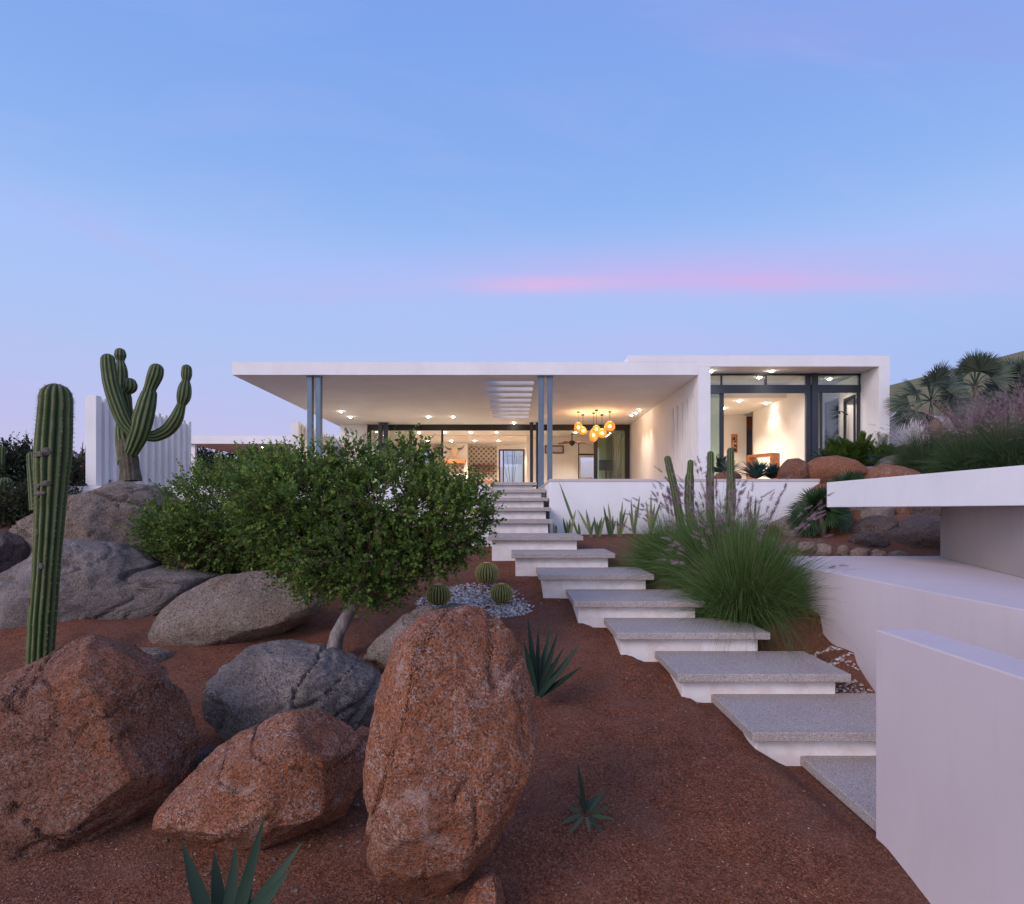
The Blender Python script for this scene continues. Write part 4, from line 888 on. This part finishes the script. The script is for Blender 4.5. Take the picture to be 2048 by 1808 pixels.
# feathery dark green plant near pillar and cycads
CYC = m_leaf('cycad_leaf', (.045,.085,.015), (.10,.17,.03), (.20,.27,.05), .35, .5)
CYD = m_leaf('dark_leaf', (.012,.03,.012), (.024,.055,.02), (.05,.09,.03), .15, .5)
def cycad(c, R, n, label, mat, name='cycad', cat='shrub', lw=.022, group=None, spread=1., density=26):
    e = empty(name, c, label, cat, group); mb = MB()
    for k in range(n):
        a = k*2.39996+random.uniform(-.2, .2); el = random.uniform(.25, 1.4); L = R*random.uniform(.75, 1.05)
        d = Vector((math.cos(a)*math.cos(el)*spread, math.sin(a)*math.cos(el)*spread, math.sin(el))); pts = []
        for i in range(9):
            u = i/8; p = c+d*L*u-Vector((0, 0, 1))*L*.35*u*u*math.cos(el); pts.append(p)
        mb.tube(pts, [.008*(1-i/9)+.002 for i in range(9)], 4, .3)
        for i in range(density):
            u = .15+.85*i/density; k0 = min(7, int(u*8)); p = pts[k0].lerp(pts[k0+1], u*8-k0); t = (pts[k0+1]-pts[k0]).normalized(); s = t.cross(Vector((0, 0, 1))).normalized()
            ll = R*.26*math.sin(PI*min(1, .2+u*.75))+.03
            for sg in (-1, 1):
                dd = (t*.75+s*sg+Vector((0, 0, .35))).normalized()*ll*random.uniform(.85, 1.1)
                mb.leaf(p, p+dd, lw, Vector((0, 0, 1)), random.random(), 2, 0, .2, None)
    mb.build('fronds', mat, e); return e
cycad(P(1712, 935, 14.6), .95, 46, 'bright green feathery shrub in front of the right window', CYC, group=None)
cycad(P(1676, 930, 14.6), .72, 30, 'arching green feathery shrub left of the bigger one', CYC)
cycad(P(1768, 935, 14.3), .88, 40, 'green feathery shrub in front of the wing corner', CYC)
cycad(P(1440, 945, 14.4), .46, 22, 'dark feathery plant beside the white pillar', CYD, lw=.012)
# fan palms
PALM = m_leaf('silver_palm_leaf', (.028,.045,.03), (.062,.088,.058), (.145,.17,.115), .12, .55, .3)
PALMD = m_leaf('dead_palm_leaf', (.14,.09,.05), (.25,.17,.10), (.33,.24,.15), .1, .7, .2)
PALMG = m_leaf('green_palm_leaf', (.014,.036,.012), (.03,.065,.02), (.06,.11,.03), .15, .45, .35)
def fan_leaf(mb, o, d, up, R, nseg=24, ang=2.5, w=None, droop=.15, split=.4, tint=0.):
    """one palmate leaf: folded blades joined near the centre"""
    d = d.normalized(); s = d.cross(up).normalized(); n = s.cross(d).normalized(); w = w or R*ang/nseg*.62
    for k in range(nseg):
        a = lerp(-ang/2, ang/2, k/(nseg-1))+random.uniform(-.02, .02); dd = d*math.cos(a)+s*math.sin(a)
        L = R*(1-.22*(abs(a)/(ang/2))**2)*random.uniform(.93, 1.04)
        wf = lambda u: (u/.5 if u < .5 else max(.03, 1-((u-.5)/.5)**1.3))*.9+.06
        mb.leaf(o, o+dd*L+n*(.10*L*math.cos(a)), w, n, min(1, max(0, tint+random.uniform(.1, .8))), 6, .03, .35, wf, droop*(.5+abs(a)/ang)*random.uniform(.6, 1.4))
def fan_palm(c, crown, n, R, label, mat, group=None, dead=0, trunk_r=.08, nseg=24, pet=.5, lo=-.5, trunk=True, view=True):
    e = empty('fan_palm', c, label, 'palm', group); mb = MB(); md = MB(); pm = MB()
    if trunk: tb = MB(); mid = c.lerp(crown, .5)+Vector((.05, 0, -.04)); tb.tube([c-Vector((0,0,.3)), mid, crown], [trunk_r*1.2, trunk_r, trunk_r*.8], 12); tb.build('trunk', CORK, e, smooth=True)
    for k in range(n+dead):
        isd = k >= n; a = k*2.39996+random.uniform(-.3, .3); el = random.uniform(lo, 1.35) if not isd else random.uniform(-1.3, -.7)
        d = Vector((math.cos(a)*math.cos(el), math.sin(a)*math.cos(el)*.8, math.sin(el))).normalized(); pl = pet*random.uniform(.8, 1.15)
        o = crown+d*pl-Vector((0, 0, .08*pl)); pm.tube([crown, crown+d*pl*.5+Vector((0,0,.03)), o], [.014, .011, .008], 5, .3)
        up = Vector((random.uniform(-.3, .3), random.uniform(-1.1, -.5), .7 if el < .8 else .2))
        fan_leaf(md if isd else mb, o, d, up, R*random.uniform(.85, 1.1), nseg, 2.9 if not isd else 2., None, .22 if not isd else .4)
    cr = mb.build('crown', mat, e); pm.build('leaf_stalks', mat, cr)
    if dead: md.build('dead_fronds', PALMD, e)
    return e
gp = 'silver fan palms on the bank right of the wing'
fan_palm(P(1952,850,17), P(1950,772,17), 20, .62, 'upright silver fan palm with the tallest crown right of the wing', PALM, gp, 1, .08, 32)
fan_palm(P(2052,850,17.5), P(2040,785,17.5), 22, .7, 'dark silver fan palm crown cut by the right edge', PALM, gp, 2)
fan_palm(P(1938,862,16), P(1862,800,16), 15, .6, 'leaning silver fan palm with hanging dry fronds beside the house corner', PALM, gp, 2, .06)
fan_palm(P(1643,1078,11.2), P(1640,1028,11.2), 34, .42, 'dark green fan palm below the corner of the cantilevered slab', PALMG, None, 0, .05, 22, .22, -.6)
fan_palm(P(1690,1015,11.7), P(1692,985,11.7), 16, .34, 'green fan palm rising just above the cantilevered slab', PALMG, None, 0, .05, 20, .2, -.1)
# snake plants
SNK = m_leaf('snake_plant_leaf', (.05,.09,.045), (.11,.16,.07), (.30,.31,.12), .1, .5)
gs = 'snake plants along the terrace wall'
sl = [((1109,1062),[(1106,1043),(1112,1048),(1114,1052)],'tiny snake plant beside the ninth step'),
 ((1137,1063),[(1126,1035),(1133,1040),(1148,1028),(1152,1018),(1144,1045),(1140,1036)],'snake plant with a leaf crossing the tallest leaning one'),
 ((1159,1064),[(1118,963),(1157,1045)],'tallest leaning snake plant leaf on the white wall'),
 ((1182,1066),[(1155,1018),(1172,1017),(1176,1030),(1188,1040)],'snake plant with a long leaf bent to the left'),
 ((1197,1066),[(1188,1032),(1194,1042),(1204,1032),(1210,1030),(1200,1040)],'short upright snake plant between two taller ones'),
 ((1221,1066),[(1207,1010),(1216,1005),(1226,1030),(1214,1030),(1232,1040)],'broad yellow-green snake plant left of the grasses'),
 ((1238,1066),[(1245,1000),(1240,1020),(1252,1015),(1234,1035),(1256,1030)],'snake plant at the left edge of the fountain grass'),
 ((1268,1066),[(1262,995),(1272,1010),(1280,990),(1258,1020)],'yellow-edged snake plant among the grass blades'),
 ((1300,1066),[(1292,1000),(1310,1005),(1302,985),(1322,1000)],'snake plant behind the left fountain grass'),
 ((1505,1066),[(1495,1000),(1512,990),(1520,1010),(1500,1010)],'snake plant between the cacti and the fan palm')]
for b, tips, lb in sl:
    Y = 11.9; c = P(*b, Y); c.z = min(c.z, ground(c.x, c.y)+.02); e = empty('snake_plant', c, lb, 'snake plant', gs); mb = MB()
    for (x, y) in tips: mb.leaf(c+Vector((random.uniform(-.03,.03), 0, 0)), P(x, y, Y+random.uniform(-.1, .1)), .052, Vector((random.uniform(-.4,.4), -1, .1)), random.random(), 6, random.uniform(-.04, .05), .2, lambda u: (.7+.3*math.sin(u*PI))*(1-u**5))
    mb.build('leaves', SNK, e, smooth=True)
# fountain grasses
GR = m_leaf('grass_blade', (.045,.095,.022), (.10,.19,.045), (.26,.33,.12), .45, .5, .3)
GRD = m_leaf('dark_grass_blade', (.025,.055,.022), (.055,.105,.04), (.14,.19,.08), .35, .5, .25)
GRY = m_leaf('dry_grass_blade', (.10,.085,.03), (.20,.16,.07), (.30,.24,.12), .25, .6, .2)
PLU = m_leaf('purple_plume', (.22,.135,.15), (.36,.235,.26), (.50,.36,.38), .35, .8, .1)
def grass(c, R, Hh, n, plumes, label, lean=(0, 0), group='fountain grass clumps', mat=GR, w=.0056, dense=170, pl_len=.27, rb=.13, spread=1.):
    e = empty('fountain_grass', c, label, 'ornamental grass', group); V = []; Fc = []; A = []; pb = MB()
    cz = np.array(c)
    for k in range(n):
        a = random.uniform(0, 2*PI); rr = random.random()**.5*rb; b = cz+np.array([rr*math.cos(a), rr*math.sin(a), -.03])
        el = random.betavariate(1.3, 2.2)*1.25*spread; a2 = a+random.gauss(0, .5); L = Hh*random.uniform(.6, 1.12)
        d = np.array([math.cos(a2)*math.sin(el)+lean[0], math.sin(a2)*math.sin(el)+lean[1], math.cos(el)]); hz = np.array([d[0], d[1], 0])
        t = random.random(); side = np.cross(d, [random.uniform(-.4, .4), -1, random.uniform(-.3, .3)]); side /= np.linalg.norm(side)+1e-9
        S = 6; n0 = len(V); dr = random.uniform(.3, 1.)*(.3+el*1.15)
        for i in range(S+1):
            u = i/S; p = b+d*L*u*(1-.12*u*dr)-np.array([0, 0, 1])*L*dr*u**2.4*.75+hz*L*.25*u*u*dr
            ww = w*.5*(1-u**1.5*.92); V.append(tuple(p-side*ww)); V.append(tuple(p+side*ww)); A += [t]*2
        Fc += [(n0+2*i, n0+2*i+1, n0+2*i+3, n0+2*i+2) for i in range(S)]
    mb = MB(); mb.v = V; mb.f = Fc; mb.a = A; mb.build('blades', mat, e)
    if plumes:
        for k in range(plumes):
            a = random.uniform(0, 2*PI); el = random.betavariate(1.5, 2.)*.7; a2 = a; L = Hh*random.uniform(.85, 1.25)
            d = Vector((math.cos(a2)*math.sin(el)+lean[0], math.sin(a2)*math.sin(el)+lean[1], math.cos(el))); pts = []
            for i in range(8):
                u = i/7; pts.append(c+d*L*u-Vector((0, 0, 1))*L*.30*u**2.6*(.3+el)+Vector((d.x, d.y, 0))*L*.12*u*u)
            pb.tube(pts, .0016, 3, .2, cap=False)
            tdir = (pts[-1]-pts[-2]).normalized(); o = pts[-1]; dn = (tdir-Vector((0, 0, .35))+Vector((d.x, d.y, 0))*.2).normalized(); LL = pl_len*random.uniform(.7, 1.2); t = random.random()
            for j in range(dense):
                u = (j+random.random())/dense; p = o.lerp(o+tdir*LL*.5, u) if u < .5 else (o+tdir*LL*.25*2*.5).lerp(o+tdir*LL*.5+dn*LL*.5, (u-.5)*2)
                if u >= .5: p = o+tdir*LL*.5+dn*LL*(u-.5)
                q = Vector((random.gauss(0, 1), random.gauss(0, 1), random.gauss(0, 1))).normalized()
                hl = .030*math.sin(PI*min(1, .12+u*.85))+.004; dd = (q+tdir*1.0).normalized()*hl*1.35; s = dd.orthogonal().normalized()*.0019; m = len(pb.v)
                pb.v += [tuple(p-s), tuple(p+s), tuple(p+dd)]; pb.a += [min(1, max(0, t+random.uniform(-.2, .2)))]*3; pb.f.append((m, m+1, m+2))
        pb.build('plumes', PLU, e)
    return e
def gp_(x, y): return Vector((x, y, ground(x, y)))
grass(gp_(2.66, 7.2), .7, 1.5, 9000, 48, 'biggest fountain grass clump drooping over the ends of the lower steps', (.02, -.10), rb=.17, spread=.78)
grass(gp_(2.65, 8.1), .6, 1.42, 5200, 60, 'fountain grass clump behind the biggest one, in front of the column cacti', (-.08, 0), rb=.18, spread=.9)
grass(gp_(2.38, 9.1), .6, 1.15, 5200, 34, 'left fountain grass clump reaching towards the snake plants', (-.12, -.05), rb=.2)
grass(gp_(3.0, 8.3), .6, 1.2, 3000, 8, 'right rear fountain grass clump with tall purple plumes', (.0, .0), rb=.14)
grass(gp_(1.98, 8.25), .3, .30, 260, 0, 'dry straw-coloured tuft beside the sixth step', (0, 0), mat=GRY, rb=.07, spread=.6)
grass(gp_(4.65, 11.3), .4, .42, 700, 0, 'dry pale grass tuft left of the dark green fan palm', (-.1, 0), mat=GRY, rb=.12)
gb = 'fountain grasses on the bank above the slab'
for k, (x, y, Y, hh, n, pl, lb) in enumerate([(1850,935,13.2,1.0,3200,30,'fountain grass on the bank next to the feathery shrubs'),(1935,935,12.2,.95,3000,26,'fountain grass with thin bright stems above the slab'),
   (2015,925,11.8,1.0,3400,50,'fountain grass with dense pink plumes at the right edge of the bank'),(2050,905,12.8,1.1,3000,60,'pink-plumed fountain grass behind the others at the right edge'),(1905,905,14.5,.9,2200,26,'rear fountain grass below the leaning silver palm'),(1975,895,13.6,.9,2400,34,'middle fountain grass below the upright silver palm')]):
    grass(P(x, y+12, Y), .6, hh*1.2, int(n*1.1), int(pl*2.2), lb, (-.05, 0), gb, mat=GRD, w=.006, rb=.22, dense=120, pl_len=.34)
# aloe-like plant beside left grass
rosette(gp_(1.72, 8.9), .26, 12, .03, AGB, 'small pale agave beside the left fountain grass')
rosette(gp_(-2.95, 7.9)+Vector((0, 0, .0)), .4, 26, .05, AGB, 'grey-green agave under the tree crown')
grass(P(455, 1140, 8.9)-Vector((0, 0, .05)), .6, .62, 2600, 0, 'dark green grass clump under the left tree crown', (0, -.05), None, rb=.35)

# ------------------------------------------------------------------ leafy trees
TL = m_leaf('tree_leaf', (.065,.12,.024), (.15,.25,.042), (.36,.46,.09), .5, .45, .35)
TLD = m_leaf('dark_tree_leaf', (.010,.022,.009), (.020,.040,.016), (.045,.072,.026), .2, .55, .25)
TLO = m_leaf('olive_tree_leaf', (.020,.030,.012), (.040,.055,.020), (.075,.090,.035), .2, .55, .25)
BARK = (lambda t: t.fin(t.ramp(t.noise(t.coord((1,1,.35)), 14, 5, .7, .6), [(.3, (.10,.08,.075)), (.55, (.30,.26,.25)), (.8, (.46,.42,.42))]), .9, t.bump(t.noise(t.coord((1,1,.3)), 18, 4, .7), .7, .02)))(NT('pale_bark'))
TWIG = m_plain('twig', (.10,.07,.055), .9)
def leafy(c, lobes, ntw, leaf_l, mat, name, label, cat, group=None, trunk=None, twl=.28, per=11, branches=60, inner=.35, up=.25, base=None, stems=None, limb_r=.02):
    """lobes: (center Vector, (rx,ry,rz)); twigs carry small leaves through the volume, denser near the surface"""
    e = empty(name, base if base is not None else c, label, cat, group); wts = np.array([l[1][0]*l[1][2] for l in lobes]); wts = wts/wts.sum()
    origin = (trunk[-1] if trunk else (base or c)); tw = MB()
    LV = []; LA = []; nl = 0; V_ = []; A_ = []
    starts = []
    for k in range(ntw):
        lc, lr = lobes[rng.choice(len(lobes), p=wts)]
        d = Vector(rng.normal(0, 1, 3)).normalized()
        if d.y > .5 and random.random() < .5: d.y = -d.y
        rad = random.uniform(inner, 1)**.5
        nzv = 1+.28*noise.noise(d*2.2+lc*.8)+.14*noise.noise(d*5+lc)
        if noise.noise((lc+d*rad)*2.4) < -.16 and random.random() < .85: continue
        p = lc+Vector((d.x*lr[0], d.y*lr[1], d.z*lr[2]))*rad*nzv
        g = (d*1.0+Vector((0, 0, up))+Vector(rng.normal(0, .45, 3))).normalized(); L = twl*random.uniform(.5, 1.25); starts.append((p, g))
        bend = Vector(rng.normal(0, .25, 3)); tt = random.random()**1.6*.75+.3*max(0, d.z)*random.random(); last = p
        if k % 2 == 0: tw.tube([p-g*L*.4, p+g*L*.4+bend*L*.1, p+g*L+bend*L*.35], [.0035*leaf_l/.03, .0028*leaf_l/.03, .001], 3, 0, cap=False)
        for j in range(per):
            u = (j+.5)/per; q = p+g*L*u+bend*L*.35*u*u; s = Vector(rng.normal(0, 1, 3)); s = (s-g*s.dot(g)).normalized(); dd = (s+g*.7+Vector((0, 0, .15))).normalized()
            n = Vector(rng.normal(0, .5, 3))+Vector((0, -.25, .9)); w = dd.cross(n).normalized(); up_ = w.cross(dd)
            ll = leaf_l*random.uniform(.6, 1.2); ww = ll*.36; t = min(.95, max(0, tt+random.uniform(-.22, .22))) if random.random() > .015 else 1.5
            V_ += [tuple(q), tuple(q+dd*ll*.5+w*ww+up_*ww*.3), tuple(q+dd*ll), tuple(q+dd*ll*.5-w*ww+up_*ww*.3)]; A_ += [t]*4
    n = len(V_)//4; mb = MB(); mb.v = V_; mb.a = A_
    for i in range(n): a = 4*i; mb.f += [(a, a+1, a+2), (a, a+2, a+3)]
    cr = mb.build('crown', mat, e); 
    for _ in range(branches):
        p, g = random.choice(starts); o = origin+Vector(rng.normal(0, .05, 3)); mid = o.lerp(p, .5)+Vector(rng.normal(0, .07, 3))+Vector((0, 0, -.06))
        m2 = o.lerp(p, .8)+Vector(rng.normal(0, .05, 3)); tw.tube([o, mid, m2, p], [limb_r, limb_r*.6, limb_r*.35, limb_r*.12], 5, 0, cap=False)
    tw.build('branches', TWIG, cr)
    if trunk:
        tb = MB(); rr = stems or [.07, .06, .05, .045]; tb.tube(trunk, rr[:len(trunk)], 12); tb.build('trunk', BARK, e, smooth=True)
    return e
Yt = 6.3
def LB(px, py, Y, rx, ry, dy): return (P(px, py, Y), (rx*Y/F, dy, ry*Y/F))
tr = [P(664,1325,Yt), P(674,1270,Yt), P(692,1235,Yt), P(715,1195,Yt), P(735,1150,Yt)]
leafy(P(760,1040,Yt), [LB(625,1020,6.4,145,88,.62),LB(560,985,6.6,70,55,.5),LB(700,925,6.4,50,34,.25),LB(820,925,6.5,45,32,.3),LB(780,1012,6.4,145,92,.7),LB(885,1045,6.2,85,88,.5),LB(722,1112,6.1,118,90,.6),LB(610,940,6.4,60,34,.3),LB(865,995,6.4,55,48,.35),LB(850,1100,6.1,68,48,.4),LB(620,1105,6.2,60,70,.4),LB(935,1020,6.2,35,60,.25),LB(740,1180,6.1,50,34,.3),LB(560,1060,6.3,50,60,.35)],
  5800, .042, TL, 'leafy_tree', 'broad dense green tree with a pale slanting trunk', 'tree', None, tr, .20, 12, 110, .4, base=tr[0], stems=[.088,.072,.062,.06,.035])
mb = MB(); 
Y2 = 8.6
leafy(P(430,1020,Y2), [LB(450,1000,8.7,100,62,.7),LB(365,1055,8.5,60,45,.5),LB(480,1060,8.4,130,70,.7),LB(560,1020,8.6,90,110,.6),LB(530,940,8.7,55,36,.4),LB(400,1090,8.4,90,40,.5),LB(330,1060,8.4,42,40,.3),LB(560,1105,8.4,80,45,.4)],
  4400, .046, TL, 'leafy_tree', 'low spreading green tree behind and left of the bigger one', 'tree', None, [P(505,1165,Y2), P(498,1130,Y2), P(490,1090,Y2)], .26, 12, 70, .35, base=P(505,1165,Y2), stems=[.05,.045,.04])
# a few long shoots above the main crown
e = None
gl = 'dark bushes at the left edge'
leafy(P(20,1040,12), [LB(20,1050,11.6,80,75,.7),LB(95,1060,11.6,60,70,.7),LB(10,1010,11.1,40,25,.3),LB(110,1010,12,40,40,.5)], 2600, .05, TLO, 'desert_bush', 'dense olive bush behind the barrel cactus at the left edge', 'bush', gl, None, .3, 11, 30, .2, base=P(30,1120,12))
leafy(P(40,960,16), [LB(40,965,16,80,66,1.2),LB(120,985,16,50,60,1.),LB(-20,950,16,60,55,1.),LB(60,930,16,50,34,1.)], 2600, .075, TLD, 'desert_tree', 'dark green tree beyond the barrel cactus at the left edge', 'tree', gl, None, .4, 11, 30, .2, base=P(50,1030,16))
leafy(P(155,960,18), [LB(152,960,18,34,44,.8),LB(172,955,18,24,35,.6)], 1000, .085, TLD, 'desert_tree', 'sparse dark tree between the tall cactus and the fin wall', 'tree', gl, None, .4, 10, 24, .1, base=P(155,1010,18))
oc = MB(); b = P(160, 985, 17)
for tip in ((172,888),(150,905),(140,910),(166,883)):
    t = P(*tip, 17); m = b.lerp(t, .55)+Vector((random.uniform(-.15,.15), 0, 0)); oc.tube([b, m, t], [.035, .028, .006], 6)
tag(oc.build('bare_shrub', TWIG, origin=b), 'bare dark branches sticking up beside the left fin wall', 'shrub')
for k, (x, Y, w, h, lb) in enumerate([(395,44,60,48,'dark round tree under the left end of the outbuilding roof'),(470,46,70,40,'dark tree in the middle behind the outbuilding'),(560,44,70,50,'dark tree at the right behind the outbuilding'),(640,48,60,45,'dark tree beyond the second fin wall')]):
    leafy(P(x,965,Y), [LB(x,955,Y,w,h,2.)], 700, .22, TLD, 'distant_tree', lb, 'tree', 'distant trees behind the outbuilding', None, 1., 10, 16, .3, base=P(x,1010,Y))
# greenery seen through wing side window and right edge
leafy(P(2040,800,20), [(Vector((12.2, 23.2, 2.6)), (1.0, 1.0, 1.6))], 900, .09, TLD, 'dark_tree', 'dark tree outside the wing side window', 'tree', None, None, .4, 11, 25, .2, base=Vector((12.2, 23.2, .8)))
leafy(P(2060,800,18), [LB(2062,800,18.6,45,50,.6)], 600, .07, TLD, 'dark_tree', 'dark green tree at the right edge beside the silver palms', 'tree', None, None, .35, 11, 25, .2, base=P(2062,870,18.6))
# courtyard ocotillo behind the glass door
oc = MB(); b = Vector((-.1, 36.5, .3))
for tx, tz in ((-.55,2.9),(-.3,3.3),(.05,3.6),(.3,3.0),(.2,3.9)): oc.tube([b, b+Vector((tx*.4, 0, tz*.45)), b+Vector((tx, 0, tz*.95))], [.03,.025,.008], 6)
tag(oc.build('ocotillo', TWIG, origin=b), 'thin bare ocotillo stems in the courtyard behind the glass door', 'shrub')

# ================================================================== sky, sun, camera
w = bpy.data.worlds.new('World'); bpy.context.scene.world = w; w.use_nodes = True
nt = w.node_tree; nd = nt.nodes; lk = nt.links; bg = nd['Background']
def N(t, **k):
    n = nd.new(t)
    for a, b in k.items(): setattr(n, a, b)
    return n
def M(op, a, b=0., c=0.):
    n = N('ShaderNodeMath', operation=op)
    for i, v in enumerate((a, b, c)):
        if isinstance(v, bpy.types.NodeSocket): lk.new(v, n.inputs[i])
        else: n.inputs[i].default_value = v
    return n.outputs[0]
def MIX(f, a, b, mode='MIX'):
    n = N('ShaderNodeMix', data_type='RGBA', blend_type=mode)
    for i, v in ((0, f), (6, a), (7, b)):
        if isinstance(v, bpy.types.NodeSocket): lk.new(v, n.inputs[i])
        else: n.inputs[i].default_value = v
    return n.outputs[2]
tc = N('ShaderNodeTexCoord'); sx = N('ShaderNodeSeparateXYZ'); lk.new(tc.outputs['Generated'], sx.inputs[0]); X, Yv, Z = sx.outputs
rp = N('ShaderNodeValToRGB'); r = rp.color_ramp; stops = [(0, lin(203,194,226)), (.06, lin(200,194,230)), (.13, lin(190,194,236)), (.24, lin(176,197,244)), (.35, lin(166,194,248)), (.43, lin(145,182,242)), (.50, lin(137,174,239)), (.63, lin(124,164,236)), (.72, lin(120,150,215)), (1, lin(150,150,205))]
while len(r.elements) < len(stops): r.elements.new(.5)
for e_, (p, c) in zip(r.elements, stops): e_.position = p; e_.color = c
lk.new(M('MAXIMUM', Z, 0.), rp.inputs[0]); sky = rp.outputs[0]
Yc_ = M('MAXIMUM', Yv, .05); U = M('DIVIDE', X, Yc_); Vv = M('DIVIDE', Z, Yc_)
# right side bluer near the horizon
sky = MIX(M('MULTIPLY', M('SMOOTHSTEP', 0., 0.) if False else M('MULTIPLY', M('MINIMUM', M('MAXIMUM', M('SUBTRACT', U, .25), 0.), .6), 1.4), M('MAXIMUM', M('SUBTRACT', 1., M('MULTIPLY', Vv, 2.2)), 0.)), sky, lin(128,178,242))
cb = N('ShaderNodeCombineXYZ'); lk.new(M('MULTIPLY', U, 1.6), cb.inputs[0]); lk.new(M('MULTIPLY', Vv, 9.), cb.inputs[1])
nz = N('ShaderNodeTexNoise'); nz.inputs['Scale'].default_value = 1.7; nz.inputs['Detail'].default_value = 5; nz.inputs['Roughness'].default_value = .55; lk.new(cb.outputs[0], nz.inputs['Vector']); nf = nz.outputs['Fac']
def gauss(x, c, s):
    return M('POWER', 2.718, M('MULTIPLY', M('POWER', M('ABSOLUTE', M('DIVIDE', M('SUBTRACT', x, c), s)), 2.), -1.))
def streak(u0, v0, su, sv, slope, amt, col, sky, pw=1.):
    v = M('SUBTRACT', Vv, M('MULTIPLY', M('SUBTRACT', U, u0), slope)); g = M('MULTIPLY', gauss(U, u0, su), gauss(M('ADD', v, M('MULTIPLY', M('SUBTRACT', nf, .5), sv*1.2)), v0, sv))
    g = M('MULTIPLY', g, M('MULTIPLY', M('MAXIMUM', M('SUBTRACT', M('MULTIPLY', nf, 1.5), -.1), 0.), amt*.85)); return MIX(M('MINIMUM', M('MULTIPLY', g, M('GREATER_THAN', Yv, 0.)), 1.), sky, col)
sky = streak(.34, .385, .50, .040, .02, .75, lin(200,180,238), sky)
sky = streak(.05, .360, .13, .013, .01, 1., lin(238,182,226), sky)
sky = streak(.45, .366, .22, .018, -.01, .50, lin(228,178,228), sky)
sky = streak(-.63, .430, .12, .014, -.45, .35, lin(188,180,232), sky)
sky = streak(-.30, .352, .25, .022, .02, .25, lin(196,184,236), sky)
sky = streak(.25, .26, .28, .035, .0, .35, lin(196,178,236), sky)
sky = streak(.55, .80, .6, .10, -.1, .38, lin(160,160,228), sky)
nz2 = N('ShaderNodeTexNoise'); nz2.inputs['Scale'].default_value = 2.2; nz2.inputs['Detail'].default_value = 6; nz2.inputs['Roughness'].default_value = .6; nz2.inputs['Distortion'].default_value = .6
cb2 = N('ShaderNodeCombineXYZ'); lk.new(M('MULTIPLY', U, .8), cb2.inputs[0]); lk.new(M('ADD', M('MULTIPLY', Vv, 3.2), M('MULTIPLY', U, .5)), cb2.inputs[1]); lk.new(cb2.outputs[0], nz2.inputs['Vector'])
sky = MIX(M('MULTIPLY', M('MULTIPLY', M('MAXIMUM', M('SUBTRACT', nz2.outputs['Fac'], .50), 0.), .7), M('GREATER_THAN', Yv, .05)), sky, lin(196,190,240))
# afterglow of the sun that has just set behind the camera
dg = M('MAXIMUM', M('ADD', M('MULTIPLY', Yv, -.78), M('MULTIPLY', X, -.62)), 0.); glow = M('MULTIPLY', M('POWER', dg, 1.5), M('POWER', 2.718, M('MULTIPLY', M('MAXIMUM', Z, 0.), -2.6)))
sky = MIX(1., sky, MIX(glow, (0, 0, 0, 1), (2.5, 2.35, 2.55, 1)), 'ADD')
sky = MIX(M('MULTIPLY', M('LESS_THAN', Z, -.002), 1.), sky, (.10, .05, .04, 1))
lk.new(sky, bg.inputs[0]); bg.inputs[1].default_value = 1.0
sd = bpy.data.lights.new('sun', 'SUN'); sd.energy = 1.35; sd.angle = math.radians(22); sd.color = (1., .80, .74)
so = bpy.data.objects.new('sun', sd); C.objects.link(so); so.rotation_euler = (math.radians(60), 0, math.radians(-42))
cd = bpy.data.cameras.new('camera'); cam = bpy.data.objects.new('camera', cd); C.objects.link(cam); bpy.context.scene.camera = cam
cam.location = (0, 0, 0); cam.rotation_euler = (PI/2, 0, 0); cd.sensor_width = 36; cd.sensor_fit = 'HORIZONTAL'; cd.lens = F/2048*36
cd.shift_x = -(CX-1024)/2048; cd.shift_y = (HY-904)/2048; cd.clip_end = 3000; cd.clip_start = .05
sc = bpy.context.scene; sc.render.engine = 'CYCLES'; sc.cycles.use_denoising = True; sc.cycles.max_bounces = 8; sc.cycles.diffuse_bounces = 4; sc.cycles.transparent_max_bounces = 16
sc.cycles.caustics_reflective = False; sc.cycles.caustics_refractive = False; sc.cycles.sample_clamp_indirect = 4
sc.view_settings.view_transform = 'Standard'; sc.view_settings.look = 'None'; sc.view_settings.exposure = 0; sc.view_settings.gamma = 1
